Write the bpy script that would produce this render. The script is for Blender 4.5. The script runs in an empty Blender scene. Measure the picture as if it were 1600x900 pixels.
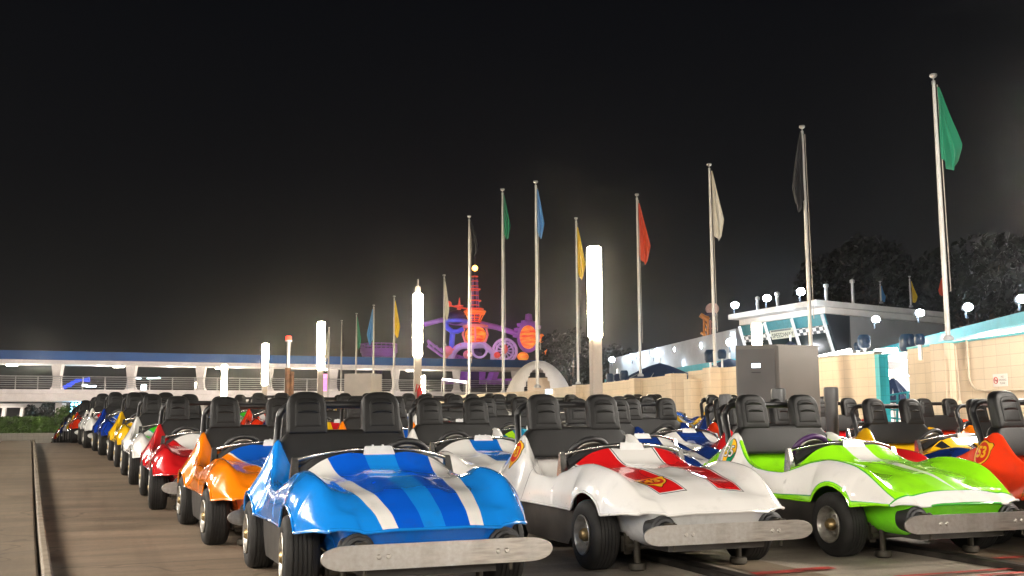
import bpy, bmesh, math, random
from mathutils import Vector, Matrix
from mathutils.bvhtree import BVHTree
random.seed(7)
R = math.radians
S = bpy.context.scene
COL = S.collection
# ------------------------------------------------------------------ camera
F = 1650.0; EYE = 0.93
PITCH = math.atan(206 / F); ROLL = -0.006
cam = bpy.data.cameras.new('camera'); camo = bpy.data.objects.new('camera', cam); COL.objects.link(camo)
CM = Matrix.Translation((0, 0, EYE)) @ Matrix.Rotation(math.pi / 2 + PITCH, 4, 'X') @ Matrix.Rotation(ROLL, 4, 'Z')
camo.matrix_world = CM
cam.sensor_width = 36; cam.lens = 36 * F / 1600; cam.clip_start = .05; cam.clip_end = 3000
S.camera = camo
# ------------------------------------------------------------------ night sky
W = bpy.data.worlds.new('World'); S.world = W; W.use_nodes = True
wt = W.node_tree; bg = wt.nodes['Background']
tc = wt.nodes.new('ShaderNodeTexCoord'); sp = wt.nodes.new('ShaderNodeSeparateXYZ'); rp = wt.nodes.new('ShaderNodeValToRGB')
wt.links.new(tc.outputs['Generated'], sp.inputs[0]); wt.links.new(sp.outputs[2], rp.inputs[0]); wt.links.new(rp.outputs[0], bg.inputs[0])
e = rp.color_ramp.elements
e[0].position = 0.0; e[0].color = (.0095, .0088, .0080, 1)
e[1].position = .42; e[1].color = (.0015, .0017, .0024, 1)
k = e.new(.09); k.color = (.0052, .0050, .0049, 1)
k = e.new(.22); k.color = (.0026, .0027, .0032, 1)
bg.inputs[1].default_value = 1.0
S.view_settings.view_transform = 'Standard'; S.view_settings.look = 'None'
S.view_settings.exposure = 0.8; S.view_settings.gamma = 1
LAMP = 95.0       # strength of the tall lamp columns
# ------------------------------------------------------------------ helpers
def at(px, py, Y):
    """world point at depth Y that stands where the photograph's pixel (px, py) looks"""
    d = CM.to_3x3() @ Vector(((px - 800) / F, (450 - py) / F, -1))
    return Vector((0, 0, EYE)) + d * (Y / d.y)
def pchip(keys):
    xs = [k[0] for k in keys]; ys = [k[1] for k in keys]; n = len(xs)
    h = [xs[i+1]-xs[i] for i in range(n-1)]; dl = [(ys[i+1]-ys[i])/h[i] for i in range(n-1)]
    m = [dl[0]] + [0]*(n-2) + [dl[-1]]
    for i in range(1, n-1):
        if dl[i-1]*dl[i] > 0: m[i] = 2*dl[i-1]*dl[i]/(dl[i-1]+dl[i])
    def f(x):
        if x <= xs[0]: return ys[0]
        if x >= xs[-1]: return ys[-1]
        i = 0
        while x > xs[i+1]: i += 1
        t = (x-xs[i])/h[i]
        return ((2*t**3-3*t*t+1)*ys[i] + (t**3-2*t*t+t)*h[i]*m[i] + (-2*t**3+3*t*t)*ys[i+1] + (t**3-t*t)*h[i]*m[i+1])
    return f
def gz(x, y):
    s = -x*.38 + y*.925
    if s < 8.5: return 0.0
    if s < 24: u = (s-8.5)/15.5; return .42*(u*u*(3-2*u)*.55 + u*.45)
    if s < 27: return .42 + .004*(27-s)*(s-24)
    z = .42 - .0016*(s-27)**2
    return max(z, -1.3)
def tag(o, label=None, cat=None, group=None, kind=None):
    if label: o['label'] = label
    if cat: o['category'] = cat
    if group: o['group'] = group
    if kind: o['kind'] = kind
    return o
def empty(name, loc, label, cat, group=None, rz=0):
    o = bpy.data.objects.new(name, None); COL.objects.link(o); o.location = loc; o.rotation_euler = (0, 0, rz)
    o.empty_display_size = .1
    return tag(o, label, cat, group)
class MB:
    def __init__(s): s.b = bmesh.new()
    def face(s, pts):
        return s.b.faces.new([s.b.verts.new(p) for p in pts])
    def grid(s, rows, closed=False, capa=False, capb=False):
        V = [[s.b.verts.new(p) for p in r] for r in rows]
        n = len(V[0])
        for i in range(len(V)-1):
            for j in range(n if closed else n-1):
                a, b_, c, d = V[i][j], V[i][(j+1) % n], V[i+1][(j+1) % n], V[i+1][j]
                try: s.b.faces.new((a, b_, c, d))
                except Exception: pass
        if capa: s.b.faces.new(V[0][::-1])
        if capb: s.b.faces.new(V[-1])
        return V
    def box(s, c, size, M=None, bev=0):
        vs = bmesh.ops.create_cube(s.b, size=1)['verts']
        T = Matrix.Translation(c) @ (M.to_4x4() if M else Matrix.Identity(4)) @ Matrix.Diagonal((size[0], size[1], size[2], 1))
        bmesh.ops.transform(s.b, matrix=T, verts=vs)
        if bev:
            es = list({e for v in vs for e in v.link_edges})
            bmesh.ops.bevel(s.b, geom=es, offset=bev, segments=2, affect='EDGES')
    def bar(s, a, b, w, h=None, up=Vector((0, 0, 1))):
        a = Vector(a); b = Vector(b); d = b-a; L = d.length; d.normalize(); h = h or w
        x = d.cross(up)
        if x.length < 1e-4: x = Vector((1, 0, 0))
        x.normalize(); z = x.cross(d)
        M = Matrix((x, d, z)).transposed()
        s.box((a+b)/2, (w, L, h), M)
    def tube(s, pts, r, n=10, cap=True):
        pts = [Vector(p) for p in pts]; rr = r if isinstance(r, (list, tuple)) else [r]*len(pts)
        rows = []; prev = None
        for i, p in enumerate(pts):
            t = (pts[min(i+1, len(pts)-1)] - pts[max(i-1, 0)]).normalized()
            if prev is None:
                u = t.cross(Vector((0, 0, 1)))
                if u.length < .05: u = t.cross(Vector((1, 0, 0)))
            else: u = prev - t*prev.dot(t)
            u.normalize(); prev = u; v = t.cross(u)
            rows.append([p + (u*math.cos(2*math.pi*j/n) + v*math.sin(2*math.pi*j/n))*rr[i] for j in range(n)])
        s.grid(rows, True, cap, cap)
    def lathe(s, prof, c=(0, 0, 0), axis='Z', n=32, arc=2*math.pi):
        rows = []; cl = abs(arc-2*math.pi) < 1e-6
        for (r, h) in prof:
            row = []
            for j in range(n if cl else n+1):
                a = arc*j/n; p = (r*math.cos(a), r*math.sin(a), h)
                if axis == 'Y': p = (p[0], p[2], p[1])
                if axis == 'X': p = (p[2], p[0], p[1])
                row.append(Vector(c)+Vector(p))
            rows.append(row)
        s.grid(rows, cl)
    def prism(s, poly, z0, z1, fn=lambda x, y, z: (x, y, z)):
        a = [s.b.verts.new(fn(x, y, z0)) for x, y in poly]; b = [s.b.verts.new(fn(x, y, z1)) for x, y in poly]
        s.b.faces.new(a[::-1]); s.b.faces.new(b); n = len(poly)
        for i in range(n): s.b.faces.new((a[i], a[(i+1) % n], b[(i+1) % n], b[i]))
    def mesh(s, name, mat, smooth=35, norm=True):
        if norm: bmesh.ops.recalc_face_normals(s.b, faces=s.b.faces)
        me = bpy.data.meshes.new(name); s.b.to_mesh(me); s.b.free()
        me.materials.append(mat)
        if smooth:
            me.shade_smooth() if hasattr(me, 'shade_smooth') else None
            me.set_sharp_from_angle(angle=R(smooth))
        return me
    def build(s, name, mat, parent=None, smooth=35, norm=True):
        o = bpy.data.objects.new(name, s.mesh(name, mat, smooth, norm)); COL.objects.link(o); o.parent = parent
        return o
# ------------------------------------------------------------------ materials
class NT:
    """tiny helper for node maths"""
    def __init__(s, name, rough=.5, metal=0, spec=.5):
        s.m = bpy.data.materials.new(name); s.m.use_nodes = True; s.t = s.m.node_tree
        s.p = s.t.nodes['Principled BSDF']; s.p.inputs['Roughness'].default_value = rough; s.p.inputs['Metallic'].default_value = metal
        s.p.inputs['Specular IOR Level'].default_value = spec
    def n(s, t): return s.t.nodes.new(t)
    def set(s, sock, v):
        if isinstance(v, bpy.types.NodeSocket): s.t.links.new(v, sock)
        else: sock.default_value = v
    def f(s, op, a, b=0.0, c=0.0):
        n = s.n('ShaderNodeMath'); n.operation = op; s.set(n.inputs[0], a); s.set(n.inputs[1], b); s.set(n.inputs[2], c)
        return n.outputs[0]
    def mix(s, fac, a, b):
        n = s.n('ShaderNodeMix'); n.data_type = 'RGBA'; s.set(n.inputs[0], fac)
        s.set(n.inputs[6], a if isinstance(a, bpy.types.NodeSocket) else (*a, 1)); s.set(n.inputs[7], b if isinstance(b, bpy.types.NodeSocket) else (*b, 1))
        return n.outputs[2]
    def noise(s, vec, scale, detail=4, rough=.55):
        n = s.n('ShaderNodeTexNoise'); n.inputs['Scale'].default_value = scale; n.inputs['Detail'].default_value = detail; n.inputs['Roughness'].default_value = rough
        if vec is not None: s.t.links.new(vec, n.inputs['Vector'])
        return n.outputs[0]
    def coord(s, which='Object'):
        return s.n('ShaderNodeTexCoord').outputs[which]
    def scaled(s, vec, sc):
        n = s.n('ShaderNodeMapping'); n.inputs['Scale'].default_value = sc; s.t.links.new(vec, n.inputs[0]); return n.outputs[0]
    def xyz(s, vec):
        n = s.n('ShaderNodeSeparateXYZ'); s.t.links.new(vec, n.inputs[0]); return n.outputs
    def ramp(s, v, a, b):
        n = s.n('ShaderNodeMapRange'); s.set(n.inputs[0], v); n.inputs[1].default_value = a; n.inputs[2].default_value = b
        return n.outputs[0]
    def bump(s, h, strength=.2, dist=.01):
        n = s.n('ShaderNodeBump'); n.inputs['Strength'].default_value = strength; n.inputs['Distance'].default_value = dist
        s.t.links.new(h, n.inputs['Height']); s.t.links.new(n.outputs[0], s.p.inputs['Normal'])
    def col(s, v): s.set(s.p.inputs['Base Color'], v if isinstance(v, bpy.types.NodeSocket) else (*v, 1))
def lin(r, g, b):
    f = lambda c: (c/255/12.92 if c/255 <= .04045 else ((c/255+.055)/1.055)**2.4)
    return (f(r), f(g), f(b))
def simple(name, col, rough=.5, metal=0, var=.15, scale=8, bump=0, bscale=60):
    t = NT(name, rough, metal); c = t.coord()
    a = tuple(v*(1-var) for v in col); b = tuple(min(1, v*(1+var)) for v in col)
    t.col(t.mix(t.ramp(t.noise(c, scale), .3, .7), a, b))
    t.set(t.p.inputs['Roughness'], t.f('MULTIPLY_ADD', t.noise(c, scale*1.7), .2, max(.03, rough-.1)))
    if bump: t.bump(t.noise(c, bscale), bump)
    return t.m
def emit(name, col, strength):
    m = bpy.data.materials.new(name); m.use_nodes = True; t = m.node_tree; p = t.nodes['Principled BSDF']
    p.inputs['Base Color'].default_value = (*col, 1); p.inputs['Emission Color'].default_value = (*col, 1); p.inputs['Emission Strength'].default_value = strength
    return m
M = {}
M['rubber'] = simple('tyre_rubber', (.013, .012, .011), .75, 0, .35, 12, .25, 90)
M['black_pl'] = simple('black_plastic', (.016, .016, .017), .45, 0, .3, 6)
M['seat'] = simple('black_moulded_vinyl', (.0075, .0073, .0073), .46, 0, .25, 5, .18, 180)
M['seat'].node_tree.nodes['Principled BSDF'].inputs['Specular IOR Level'].default_value = .28
M['slot'] = simple('dark_slot', (.004, .004, .004), .7, 0, .1)
M['skirt'] = simple('dirty_dark_panel', (.028, .024, .020), .5, 0, .5, 5)
M['tube'] = simple('black_painted_tube', (.010, .010, .011), .42, 0, .2)
M['chrome'] = simple('worn_chrome', (.62, .60, .57), .22, 1, .1, 20)
M['alu'] = simple('brushed_plate', (.55, .52, .48), .4, 1, .1, 20)
M['rim'] = simple('dull_rim', (.42, .40, .36), .42, .8, .35, 14)
M['brass'] = simple('brass_hub', (.45, .33, .16), .4, .9, .4, 20)
M['dirt'] = simple('greasy_metal', (.05, .042, .03), .6, .3, .5, 14)
M['clamp'] = simple('silver_clamp', (.72, .72, .72), .35, .2, .1)
# bumper plate: scuffed aluminium with patches
t = NT('scuffed_bumper_metal', .34, 1); c = t.coord(); x3 = t.xyz(c)
base = t.mix(t.ramp(t.noise(t.scaled(c, (1, 1.2, 9)), 7, 7), .3, .75), (.32, .29, .26), (.60, .56, .51))
patch = t.ramp(t.f('ADD', t.noise(t.scaled(c, (1, 2.2, 1)), 1.7, 1), 0), .42, .60)
t.col(t.mix(patch, base, t.mix(t.noise(c, 40), (.66, .66, .65), (.40, .36, .32))))
t.set(t.p.inputs['Roughness'], t.f('MULTIPLY_ADD', t.noise(t.scaled(c, (1, 2, 12)), 9), .35, .2)); t.bump(t.noise(t.scaled(c, (1, 2, 30)), 14, 6), .12, .002); M['bumper'] = t.m
# ground
def ground_mat(name, ca, cb, seams=True):
    t = NT(name, .62); c = t.coord('Object'); P = t.xyz(c)
    rot = t.n('ShaderNodeMapping'); rot.inputs['Rotation'].default_value = (0, 0, R(-22)); t.t.links.new(c, rot.inputs[0]); rc = rot.outputs[0]
    n1 = t.noise(t.scaled(rc, (.35, 1.6, 1)), 1.6, 7, .62); n2 = t.noise(c, 22, 5, .7); n3 = t.noise(t.scaled(rc, (.15, 1, 1)), .5, 3)
    col = t.mix(t.ramp(n1, .38, .64), tuple(v*.8 for v in ca), cb)
    col = t.mix(t.f('MULTIPLY', t.ramp(n2, .45, .75), .35), col, tuple(v*.45 for v in ca))
    col = t.mix(t.f('MULTIPLY', t.ramp(n3, .5, .8), .5), col, tuple(v*1.25 for v in cb))
    vor = t.n('ShaderNodeTexVoronoi'); vor.feature = 'DISTANCE_TO_EDGE'; vor.inputs['Scale'].default_value = .22
    wv = t.n('ShaderNodeVectorMath'); wv.operation = 'ADD'; nn = t.n('ShaderNodeTexNoise'); nn.inputs['Scale'].default_value = 1.5
    t.t.links.new(c, nn.inputs['Vector']); t.t.links.new(c, wv.inputs[0]); t.t.links.new(nn.outputs['Color'], wv.inputs[1]); t.t.links.new(wv.outputs[0], vor.inputs['Vector'])
    n4 = t.noise(t.scaled(rc, (2.2, .10, 1)), 1.0, 4, .6); col = t.mix(t.f('MULTIPLY', t.ramp(n4, .52, .68), .38), col, tuple(v*.4 for v in ca))
    n5 = t.noise(c, 1.3, 6, .7); col = t.mix(t.f('MULTIPLY', t.ramp(n5, .60, .70), .45), col, tuple(v*.35 for v in ca))
    n6 = t.noise(c, 140, 3, .6); col = t.mix(t.f('MULTIPLY', t.ramp(n6, .4, .7), .30), col, tuple(min(1, v*1.5) for v in cb))
    crack = t.f('MULTIPLY', t.f('LESS_THAN', vor.outputs['Distance'], .0025), .35)
    col = t.mix(crack, col, (.012, .01, .008))
    if seams:
        rx = t.xyz(rc)
        sm = t.f('LESS_THAN', t.f('ABSOLUTE', t.f('SUBTRACT', t.f('FRACT', t.f('MULTIPLY', rx[1], .33)), .5)), .0022)
        col = t.mix(t.f('MULTIPLY', sm, .8), col, (.01, .009, .008))
    t.col(col); t.set(t.p.inputs['Roughness'], t.f('MULTIPLY_ADD', n1, .35, .38)); t.bump(t.f('ADD', n2, t.f('MULTIPLY', n1, .6)), .55, .012)
    return t.m
M['ground'] = ground_mat('stained_concrete', (.17, .125, .085), (.33, .25, .18))
M['lane'] = ground_mat('pale_worn_concrete', (.24, .20, .16), (.44, .38, .31))
M['kerb'] = simple('kerb_concrete', (.26, .21, .155), .7, 0, .35, 9, .3, 40)
M['slab'] = ground_mat('slab_concrete', (.14, .105, .07), (.26, .20, .14), False)
M['rail'] = simple('steel_guide_rail', (.06, .052, .045), .45, .6, .5, 7)
M['redpaint'] = simple('worn_red_paint', (.42, .05, .035), .6, 0, .5, 6)
# block wall
def block_mat(name, base, bw=.4, bh=.2):
    t = NT(name, .55); uv = t.coord('UV'); b = t.n('ShaderNodeTexBrick'); t.t.links.new(uv, b.inputs['Vector'])
    b.offset = 0.0; b.squash = 1
    b.inputs['Scale'].default_value = 1; b.inputs['Brick Width'].default_value = bw; b.inputs['Row Height'].default_value = bh
    b.inputs['Mortar Size'].default_value = .004; b.inputs['Mortar Smooth'].default_value = .1
    b.inputs['Color1'].default_value = (*base, 1); b.inputs['Color2'].default_value = (*[v*.93 for v in base], 1)
    b.inputs['Mortar'].default_value = (*[v*.62 for v in base], 1)
    dirt = t.ramp(t.noise(t.scaled(uv, (1, .35, 1)), 2.2, 6), .45, .8)
    t.col(t.mix(t.f('MULTIPLY', dirt, .28), b.outputs[0], tuple(v*.6 for v in base)))
    t.bump(b.outputs['Fac'], -.3, .006); return t.m
M['block'] = block_mat('beige_glazed_block', (.66, .545, .41), .4, .2)
M['teal'] = simple('teal_paint', (.03, .42, .52), .45, 0, .1, 3)
M['tealtile'] = block_mat('teal_tile', (.04, .50, .60), .4, .2)
M['white'] = simple('white_render', (.74, .71, .68), .6, 0, .08, 2)
M['whitewall'] = block_mat('white_tile', (.8, .78, .74), .3, .15)
M['bridgeblue'] = simple('blue_fascia', (.008, .085, .30), .5, 0, .15, .4)
M['grey'] = simple('grey_panel', (.38, .38, .39), .6, 0, .1, 1)
M['darkroof'] = simple('dark_roof', (.03, .035, .045), .5, 0, .2, 1)
M['steel'] = simple('railing_steel', (.6, .6, .6), .35, .8, .1)
M['pole'] = simple('white_pole_paint', (.50, .49, .47), .35, 0, .08, 3)
M['post'] = simple('warm_grey_post', (.42, .37, .32), .5, 0, .12, 2)
M['cab_dark'] = simple('cabinet_door_grey', (.052, .048, .045), .45, .1, .12, 2)
M['cab_light'] = simple('cabinet_side_grey', (.085, .076, .066), .45, .1, .1, 2)
M['bollard'] = simple('charcoal_pipe', (.06, .062, .064), .4, .2, .15, 4)
M['navy'] = simple('navy_canvas', (.012, .03, .09), .7, 0, .2, 2)
M['glass'] = simple('dark_glass', (.02, .035, .04), .1, 0, .3, 1)
M['lamp'] = emit('warm_lamp_tube', (1, .84, .60), LAMP)
M['lampdim'] = emit('dim_lamp_tube', (1, .80, .58), 14)
M['flood'] = emit('flood_lamp', (.72, .87, 1), 120)
M['tubewhite'] = emit('fluorescent_tube', (1, .97, .93), 10)
M['panelwhite'] = emit('lit_ceiling_panel', (1, .93, .88), 1.3)
M['redlamp'] = emit('red_beacon_lens', (1, .06, .03), 1.6)
M['screen'] = emit('lit_screen', (.75, .85, 1), 2.5)
M['red'] = simple('red_paint', (.5, .02, .02), .4)
M['copper'] = simple('rust_brown_post', (.22, .10, .045), .5, .2, .4)
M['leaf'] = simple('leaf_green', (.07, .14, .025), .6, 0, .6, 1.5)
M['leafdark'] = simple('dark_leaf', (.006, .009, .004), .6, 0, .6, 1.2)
M['bark'] = simple('bark', (.08, .06, .04), .8)

# ------------------------------------------------------------------ paint for the cars
def paint(name, base, scheme=None, c1=(.8, .8, .8), c2=(0, 0, 0), c3=(0, 0, 0)):
    t = NT(name, .16); t.p.inputs['Coat Weight'].default_value = 1; t.p.inputs['Coat Roughness'].default_value = .04
    o = t.coord('Object'); X, Y, Z = t.xyz(o)[:3]; uv = t.coord('UV'); U, V = t.xyz(uv)[:2]
    tt = t.ramp(X, .2, 1.4); w = t.f('DIVIDE', Y, t.f('MULTIPLY_ADD', tt, -.42, 1.0)); aw = t.f('ABSOLUTE', w)
    hood = t.f('MULTIPLY', t.f('LESS_THAN', V, .66), t.f('GREATER_THAN', X, .18))
    band = lambda c, hw, v=aw: t.f('LESS_THAN', t.f('ABSOLUTE', t.f('SUBTRACT', v, c)), hw)
    AND = lambda *a: a[0] if len(a) == 1 else t.f('MULTIPLY', a[0], AND(*a[1:]))
    col = t.mix(0.0, base, base)
    if scheme == 'racing':       # white, light and deep blue bands running down the hood
        col = t.mix(AND(hood, band(.20, .11)), col, c2)
        col = t.mix(AND(hood, band(.36, .060)), col, c1)
    elif scheme == 'twin':       # two outlined bands
        end = t.f('LESS_THAN', X, t.f('MULTIPLY_ADD', w, .0, 1.12))
        end2 = t.f('LESS_THAN', X, 1.132); end3 = t.f('LESS_THAN', X, 1.14)
        col = t.mix(AND(hood, band(.30, .142), end3), col, (.01, .01, .01))
        col = t.mix(AND(hood, band(.30, .134), end2), col, base)
        col = t.mix(AND(hood, band(.30, .124), end), col, c1)
    elif scheme == 'centre':
        col = t.mix(AND(hood, t.f('LESS_THAN', aw, .14), t.f('LESS_THAN', X, .9)), col, c1)
        col = t.mix(AND(hood, band(.33, .05)), col, c2)
    elif scheme == 'panel':      # hood panel with a pale outline
        col = t.mix(AND(hood, t.f('LESS_THAN', aw, t.f('MULTIPLY_ADD', X, -.22, .42)), t.f('LESS_THAN', X, 1.25)), col, c2)
        col = t.mix(AND(hood, t.f('LESS_THAN', aw, t.f('MULTIPLY_ADD', X, -.22, .405)), t.f('LESS_THAN', X, 1.235)), col, c1)
    elif scheme == 'side':       # green car: pale flanks with pin lines, central white wedge
        low = pchip([(0, 0)])if False else None
        fl = AND(t.f('GREATER_THAN', V, .735), t.f('LESS_THAN', V, .955), t.f('GREATER_THAN', X, -.62))
        fl2 = AND(t.f('GREATER_THAN', V, .722), t.f('LESS_THAN', V, .965), t.f('GREATER_THAN', X, -.64))
        col = t.mix(fl2, col, c2); col = t.mix(fl, col, c1)
        ext = AND(t.f('GREATER_THAN', X, 1.245), t.f('LESS_THAN', X, 1.345))
        col = t.mix(AND(t.f('GREATER_THAN', X, 1.235)), col, c2); col = t.mix(ext, col, c1)
        col = t.mix(AND(hood, t.f('LESS_THAN', aw, .095), t.f('LESS_THAN', X, .52)), col, c1)
        col = t.mix(AND(hood, t.f('LESS_THAN', t.f('ABSOLUTE', t.f('SUBTRACT', Y, .02)), t.f('MULTIPLY_ADD', X, -.075, .094)), t.f('GREATER_THAN', X, .56)), col, c1)
        col = t.mix(AND(t.f('GREATER_THAN', V, .60), t.f('LESS_THAN', V, .93), t.f('LESS_THAN', X, -.62), t.f('GREATER_THAN', X, -.98)), col, c1)
    elif scheme == 'checker':
        ck = t.n('ShaderNodeTexChecker'); ck.inputs['Scale'].default_value = 4.2; t.t.links.new(o, ck.inputs['Vector'])
        fl = t.xyz(o)
        cx = t.f('MODULO', t.f('ADD', t.f('FLOOR', t.f('MULTIPLY', X, 5)), t.f('FLOOR', t.f('MULTIPLY_ADD', Y, 5, 20.5))), 2)
        col = t.mix(AND(hood, t.f('ABSOLUTE', cx), t.f('LESS_THAN', aw, .4)), col, c1)
        col = t.mix(AND(t.f('GREATER_THAN', V, .72), t.f('GREATER_THAN', X, .2)), col, c2)
    seam = AND(t.f('LESS_THAN', t.f('ABSOLUTE', t.f('ADD', t.f('MULTIPLY_ADD', Z, -.25, X), .47)), .0035), t.f('GREATER_THAN', V, .70)); col = t.mix(t.f('MULTIPLY', seam, .8), col, (.03, .025, .02))
    chip = AND(t.ramp(t.noise(o, 38, 3, .8), .66, .68), t.f('GREATER_THAN', V, .90)); col = t.mix(t.f('MULTIPLY', chip, .7), col, (.07, .06, .05))
    scr = t.ramp(t.noise(t.scaled(o, (3, 40, 40)), 2.2, 3, .7), .68, .72); col = t.mix(t.f('MULTIPLY', scr, .18), col, (.25, .22, .2))
    # fine grime and water spots
    g = t.ramp(t.noise(o, 9, 6, .7), .55, .85)
    col = t.mix(t.f('MULTIPLY', g, .22), col, (.08, .065, .05))
    t.col(col)
    t.set(t.p.inputs['Roughness'], t.f('MULTIPLY_ADD', t.noise(o, 14, 5), .18, .10))
    t.bump(t.noise(o, 3.2, 2), .025, .015)
    return t.m
WHT = (.80, .78, .75); BL = (.004, .13, .60); NV = (.008, .035, .20); RD = (.62, .014, .018); OR = (.95, .23, .004); YE = (.85, .50, .008)
GR = (.30, .82, .010); BK = (.012, .012, .014); LB = (.02, .33, .80)
PAINTS = {
 'blue': paint('blue_racing_paint', (.008, .24, .78), 'racing', WHT, (.003, .105, .66)),
 'orange': paint('orange_paint', OR, 'panel', (.005, .09, .48), (.85, .75, .6)),
 'red': paint('crimson_paint', (.60, .012, .015), 'panel', WHT, (.3, .01, .01)),
 'white_green': paint('white_green_paint', WHT, 'panel', (.05, .55, .02), (.05, .4, .3)),
 'yellow_black': paint('yellow_black_paint', YE, 'panel', BK, (.7, .6, .4)),
 'navy': paint('navy_paint', (.006, .035, .27), 'panel', (.02, .12, .65), WHT),
 'white_yellow': paint('white_yellow_paint', WHT, 'centre', YE, RD),
 'yellow': paint('yellow_paint', YE, 'centre', RD, WHT),
 'scarlet': paint('scarlet_paint', (.85, .045, .008), 'centre', YE, WHT),
 'white_red': paint('white_red_paint', WHT, 'twin', (.66, .010, .012)),
 'white_blue': paint('white_blue_paint', WHT, 'centre', (.005, .15, .60), WHT),
 'navy_white': paint('navy_white_paint', NV, 'twin', WHT),
 'teal_lime': paint('teal_lime_paint', (.01, .22, .42), 'centre', (.1, .55, .75), (.4, .75, .02)),
 'green': paint('lime_green_paint', GR, 'side', WHT, (.06, .40, .05)),
 'checker': paint('checker_yellow_paint', YE, 'checker', (.015, .015, .02), (.006, .03, .17)),
}
LOWER = {k: None for k in PAINTS}
def plain(name, col):
    t = NT(name, .2); t.p.inputs['Coat Weight'].default_value = .7; t.p.inputs['Coat Roughness'].default_value = .08
    o = t.coord(); g = t.ramp(t.noise(o, 7, 6, .7), .5, .85); t.col(t.mix(t.f('MULTIPLY', g, .4), col, (.06, .05, .04))); return t.m
low_cols = {'blue': (.004, .15, .66), 'orange': (.75, .10, .004), 'red': (.5, .01, .012), 'white_green': (.7, .68, .64), 'yellow_black': (.75, .42, .006), 'navy': (.005, .03, .22),
 'white_yellow': (.7, .68, .64), 'yellow': (.75, .42, .006), 'scarlet': (.7, .03, .006), 'white_red': (.70, .70, .69), 'white_blue': (.7, .68, .64), 'navy_white': NV, 'teal_lime': (.01, .18, .36),
 'green': (.17, .68, .012), 'checker': (.75, .42, .006)}
LOWER = {k: plain('lower_nose_' + k, v) for k, v in low_cols.items()}

# ------------------------------------------------------------------ structure: ground
def strip(fn, n0, n1, mat, name, dz=0):
    pass
b = MB(); rows = []
ys = [-12, -6, -2] + [i*.5 for i in range(0, 130)] + [66, 70, 80, 100, 150, 250, 400]
for y in ys:
    w = 1
    xs = [-350, -150, -80] + [-40 + i*2 for i in range(0, 46)] + [80, 150, 350]
    rows.append([Vector((x, y, gz(x, y) if y < 66 else -1.3)) for x in xs])
b.grid(rows); g = b.build('ground', M['ground'], smooth=180); tag(g, 'stained brown concrete of the parking lanes', None, None, 'structure')
TH = R(20)
DIR = Vector((math.sin(TH), -math.cos(TH), 0)); PER = Vector((math.cos(TH), math.sin(TH), 0))
def ribbon(p0, back, width, mat, name, lift, front=0, parent=None, thick=0, th=TH, step=.5, kind='structure', label=None):
    d = Vector((-math.sin(th), math.cos(th), 0)); pr = Vector((math.cos(th), math.sin(th), 0)); p0 = Vector(p0)
    rows = []; s = -front
    while s <= back + 1e-6:
        c = p0 + d*s; row = []
        L = c - pr*width/2; Rr = c + pr*width/2
        zl = gz(L.x, L.y); zr = gz(Rr.x, Rr.y)
        if thick:
            row = [Vector((L.x, L.y, zl-.02)), Vector((L.x, L.y, zl+thick-.008)), Vector((L.x, L.y, zl+thick))+pr*.012, Vector((Rr.x, Rr.y, zr+thick))-pr*.012, Vector((Rr.x, Rr.y, zr+thick-.008)), Vector((Rr.x, Rr.y, zr-.02))]
        else: row = [Vector((L.x, L.y, zl+lift)), Vector((Rr.x, Rr.y, zr+lift))]
        rows.append(row); s += step
    m = MB(); m.grid(rows)
    if thick:
        m.face(rows[0]); m.face(rows[-1][::-1])
    o = m.build(name, mat, parent, smooth=30)
    if not parent: tag(o, label, None, None, kind)
    return o
# paler concrete apron under the three right lanes
ribbon((9.2, 2, 0), 40, 15.6, M['lane'], 'road', .004, 8, label='paler worn concrete under the car lanes')
# raised kerb island at left
A = R(24.5)
kerb0 = at(60, 900, 6.42)+Vector((.13, 0, 0))
ribbon((kerb0.x-.405, 6.42-.165, 0), 21.0, .62, M['slab'], 'island', 0, 3.5, thick=.10, th=A, label='raised concrete island beside the lane')
ribbon((kerb0.x-.075, 6.42-.03, 0), 21.0, .055, M['kerb'], 'kerb', 0, 3.5, thick=.112, th=A, label='pale kerb edging of the raised island')

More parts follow.
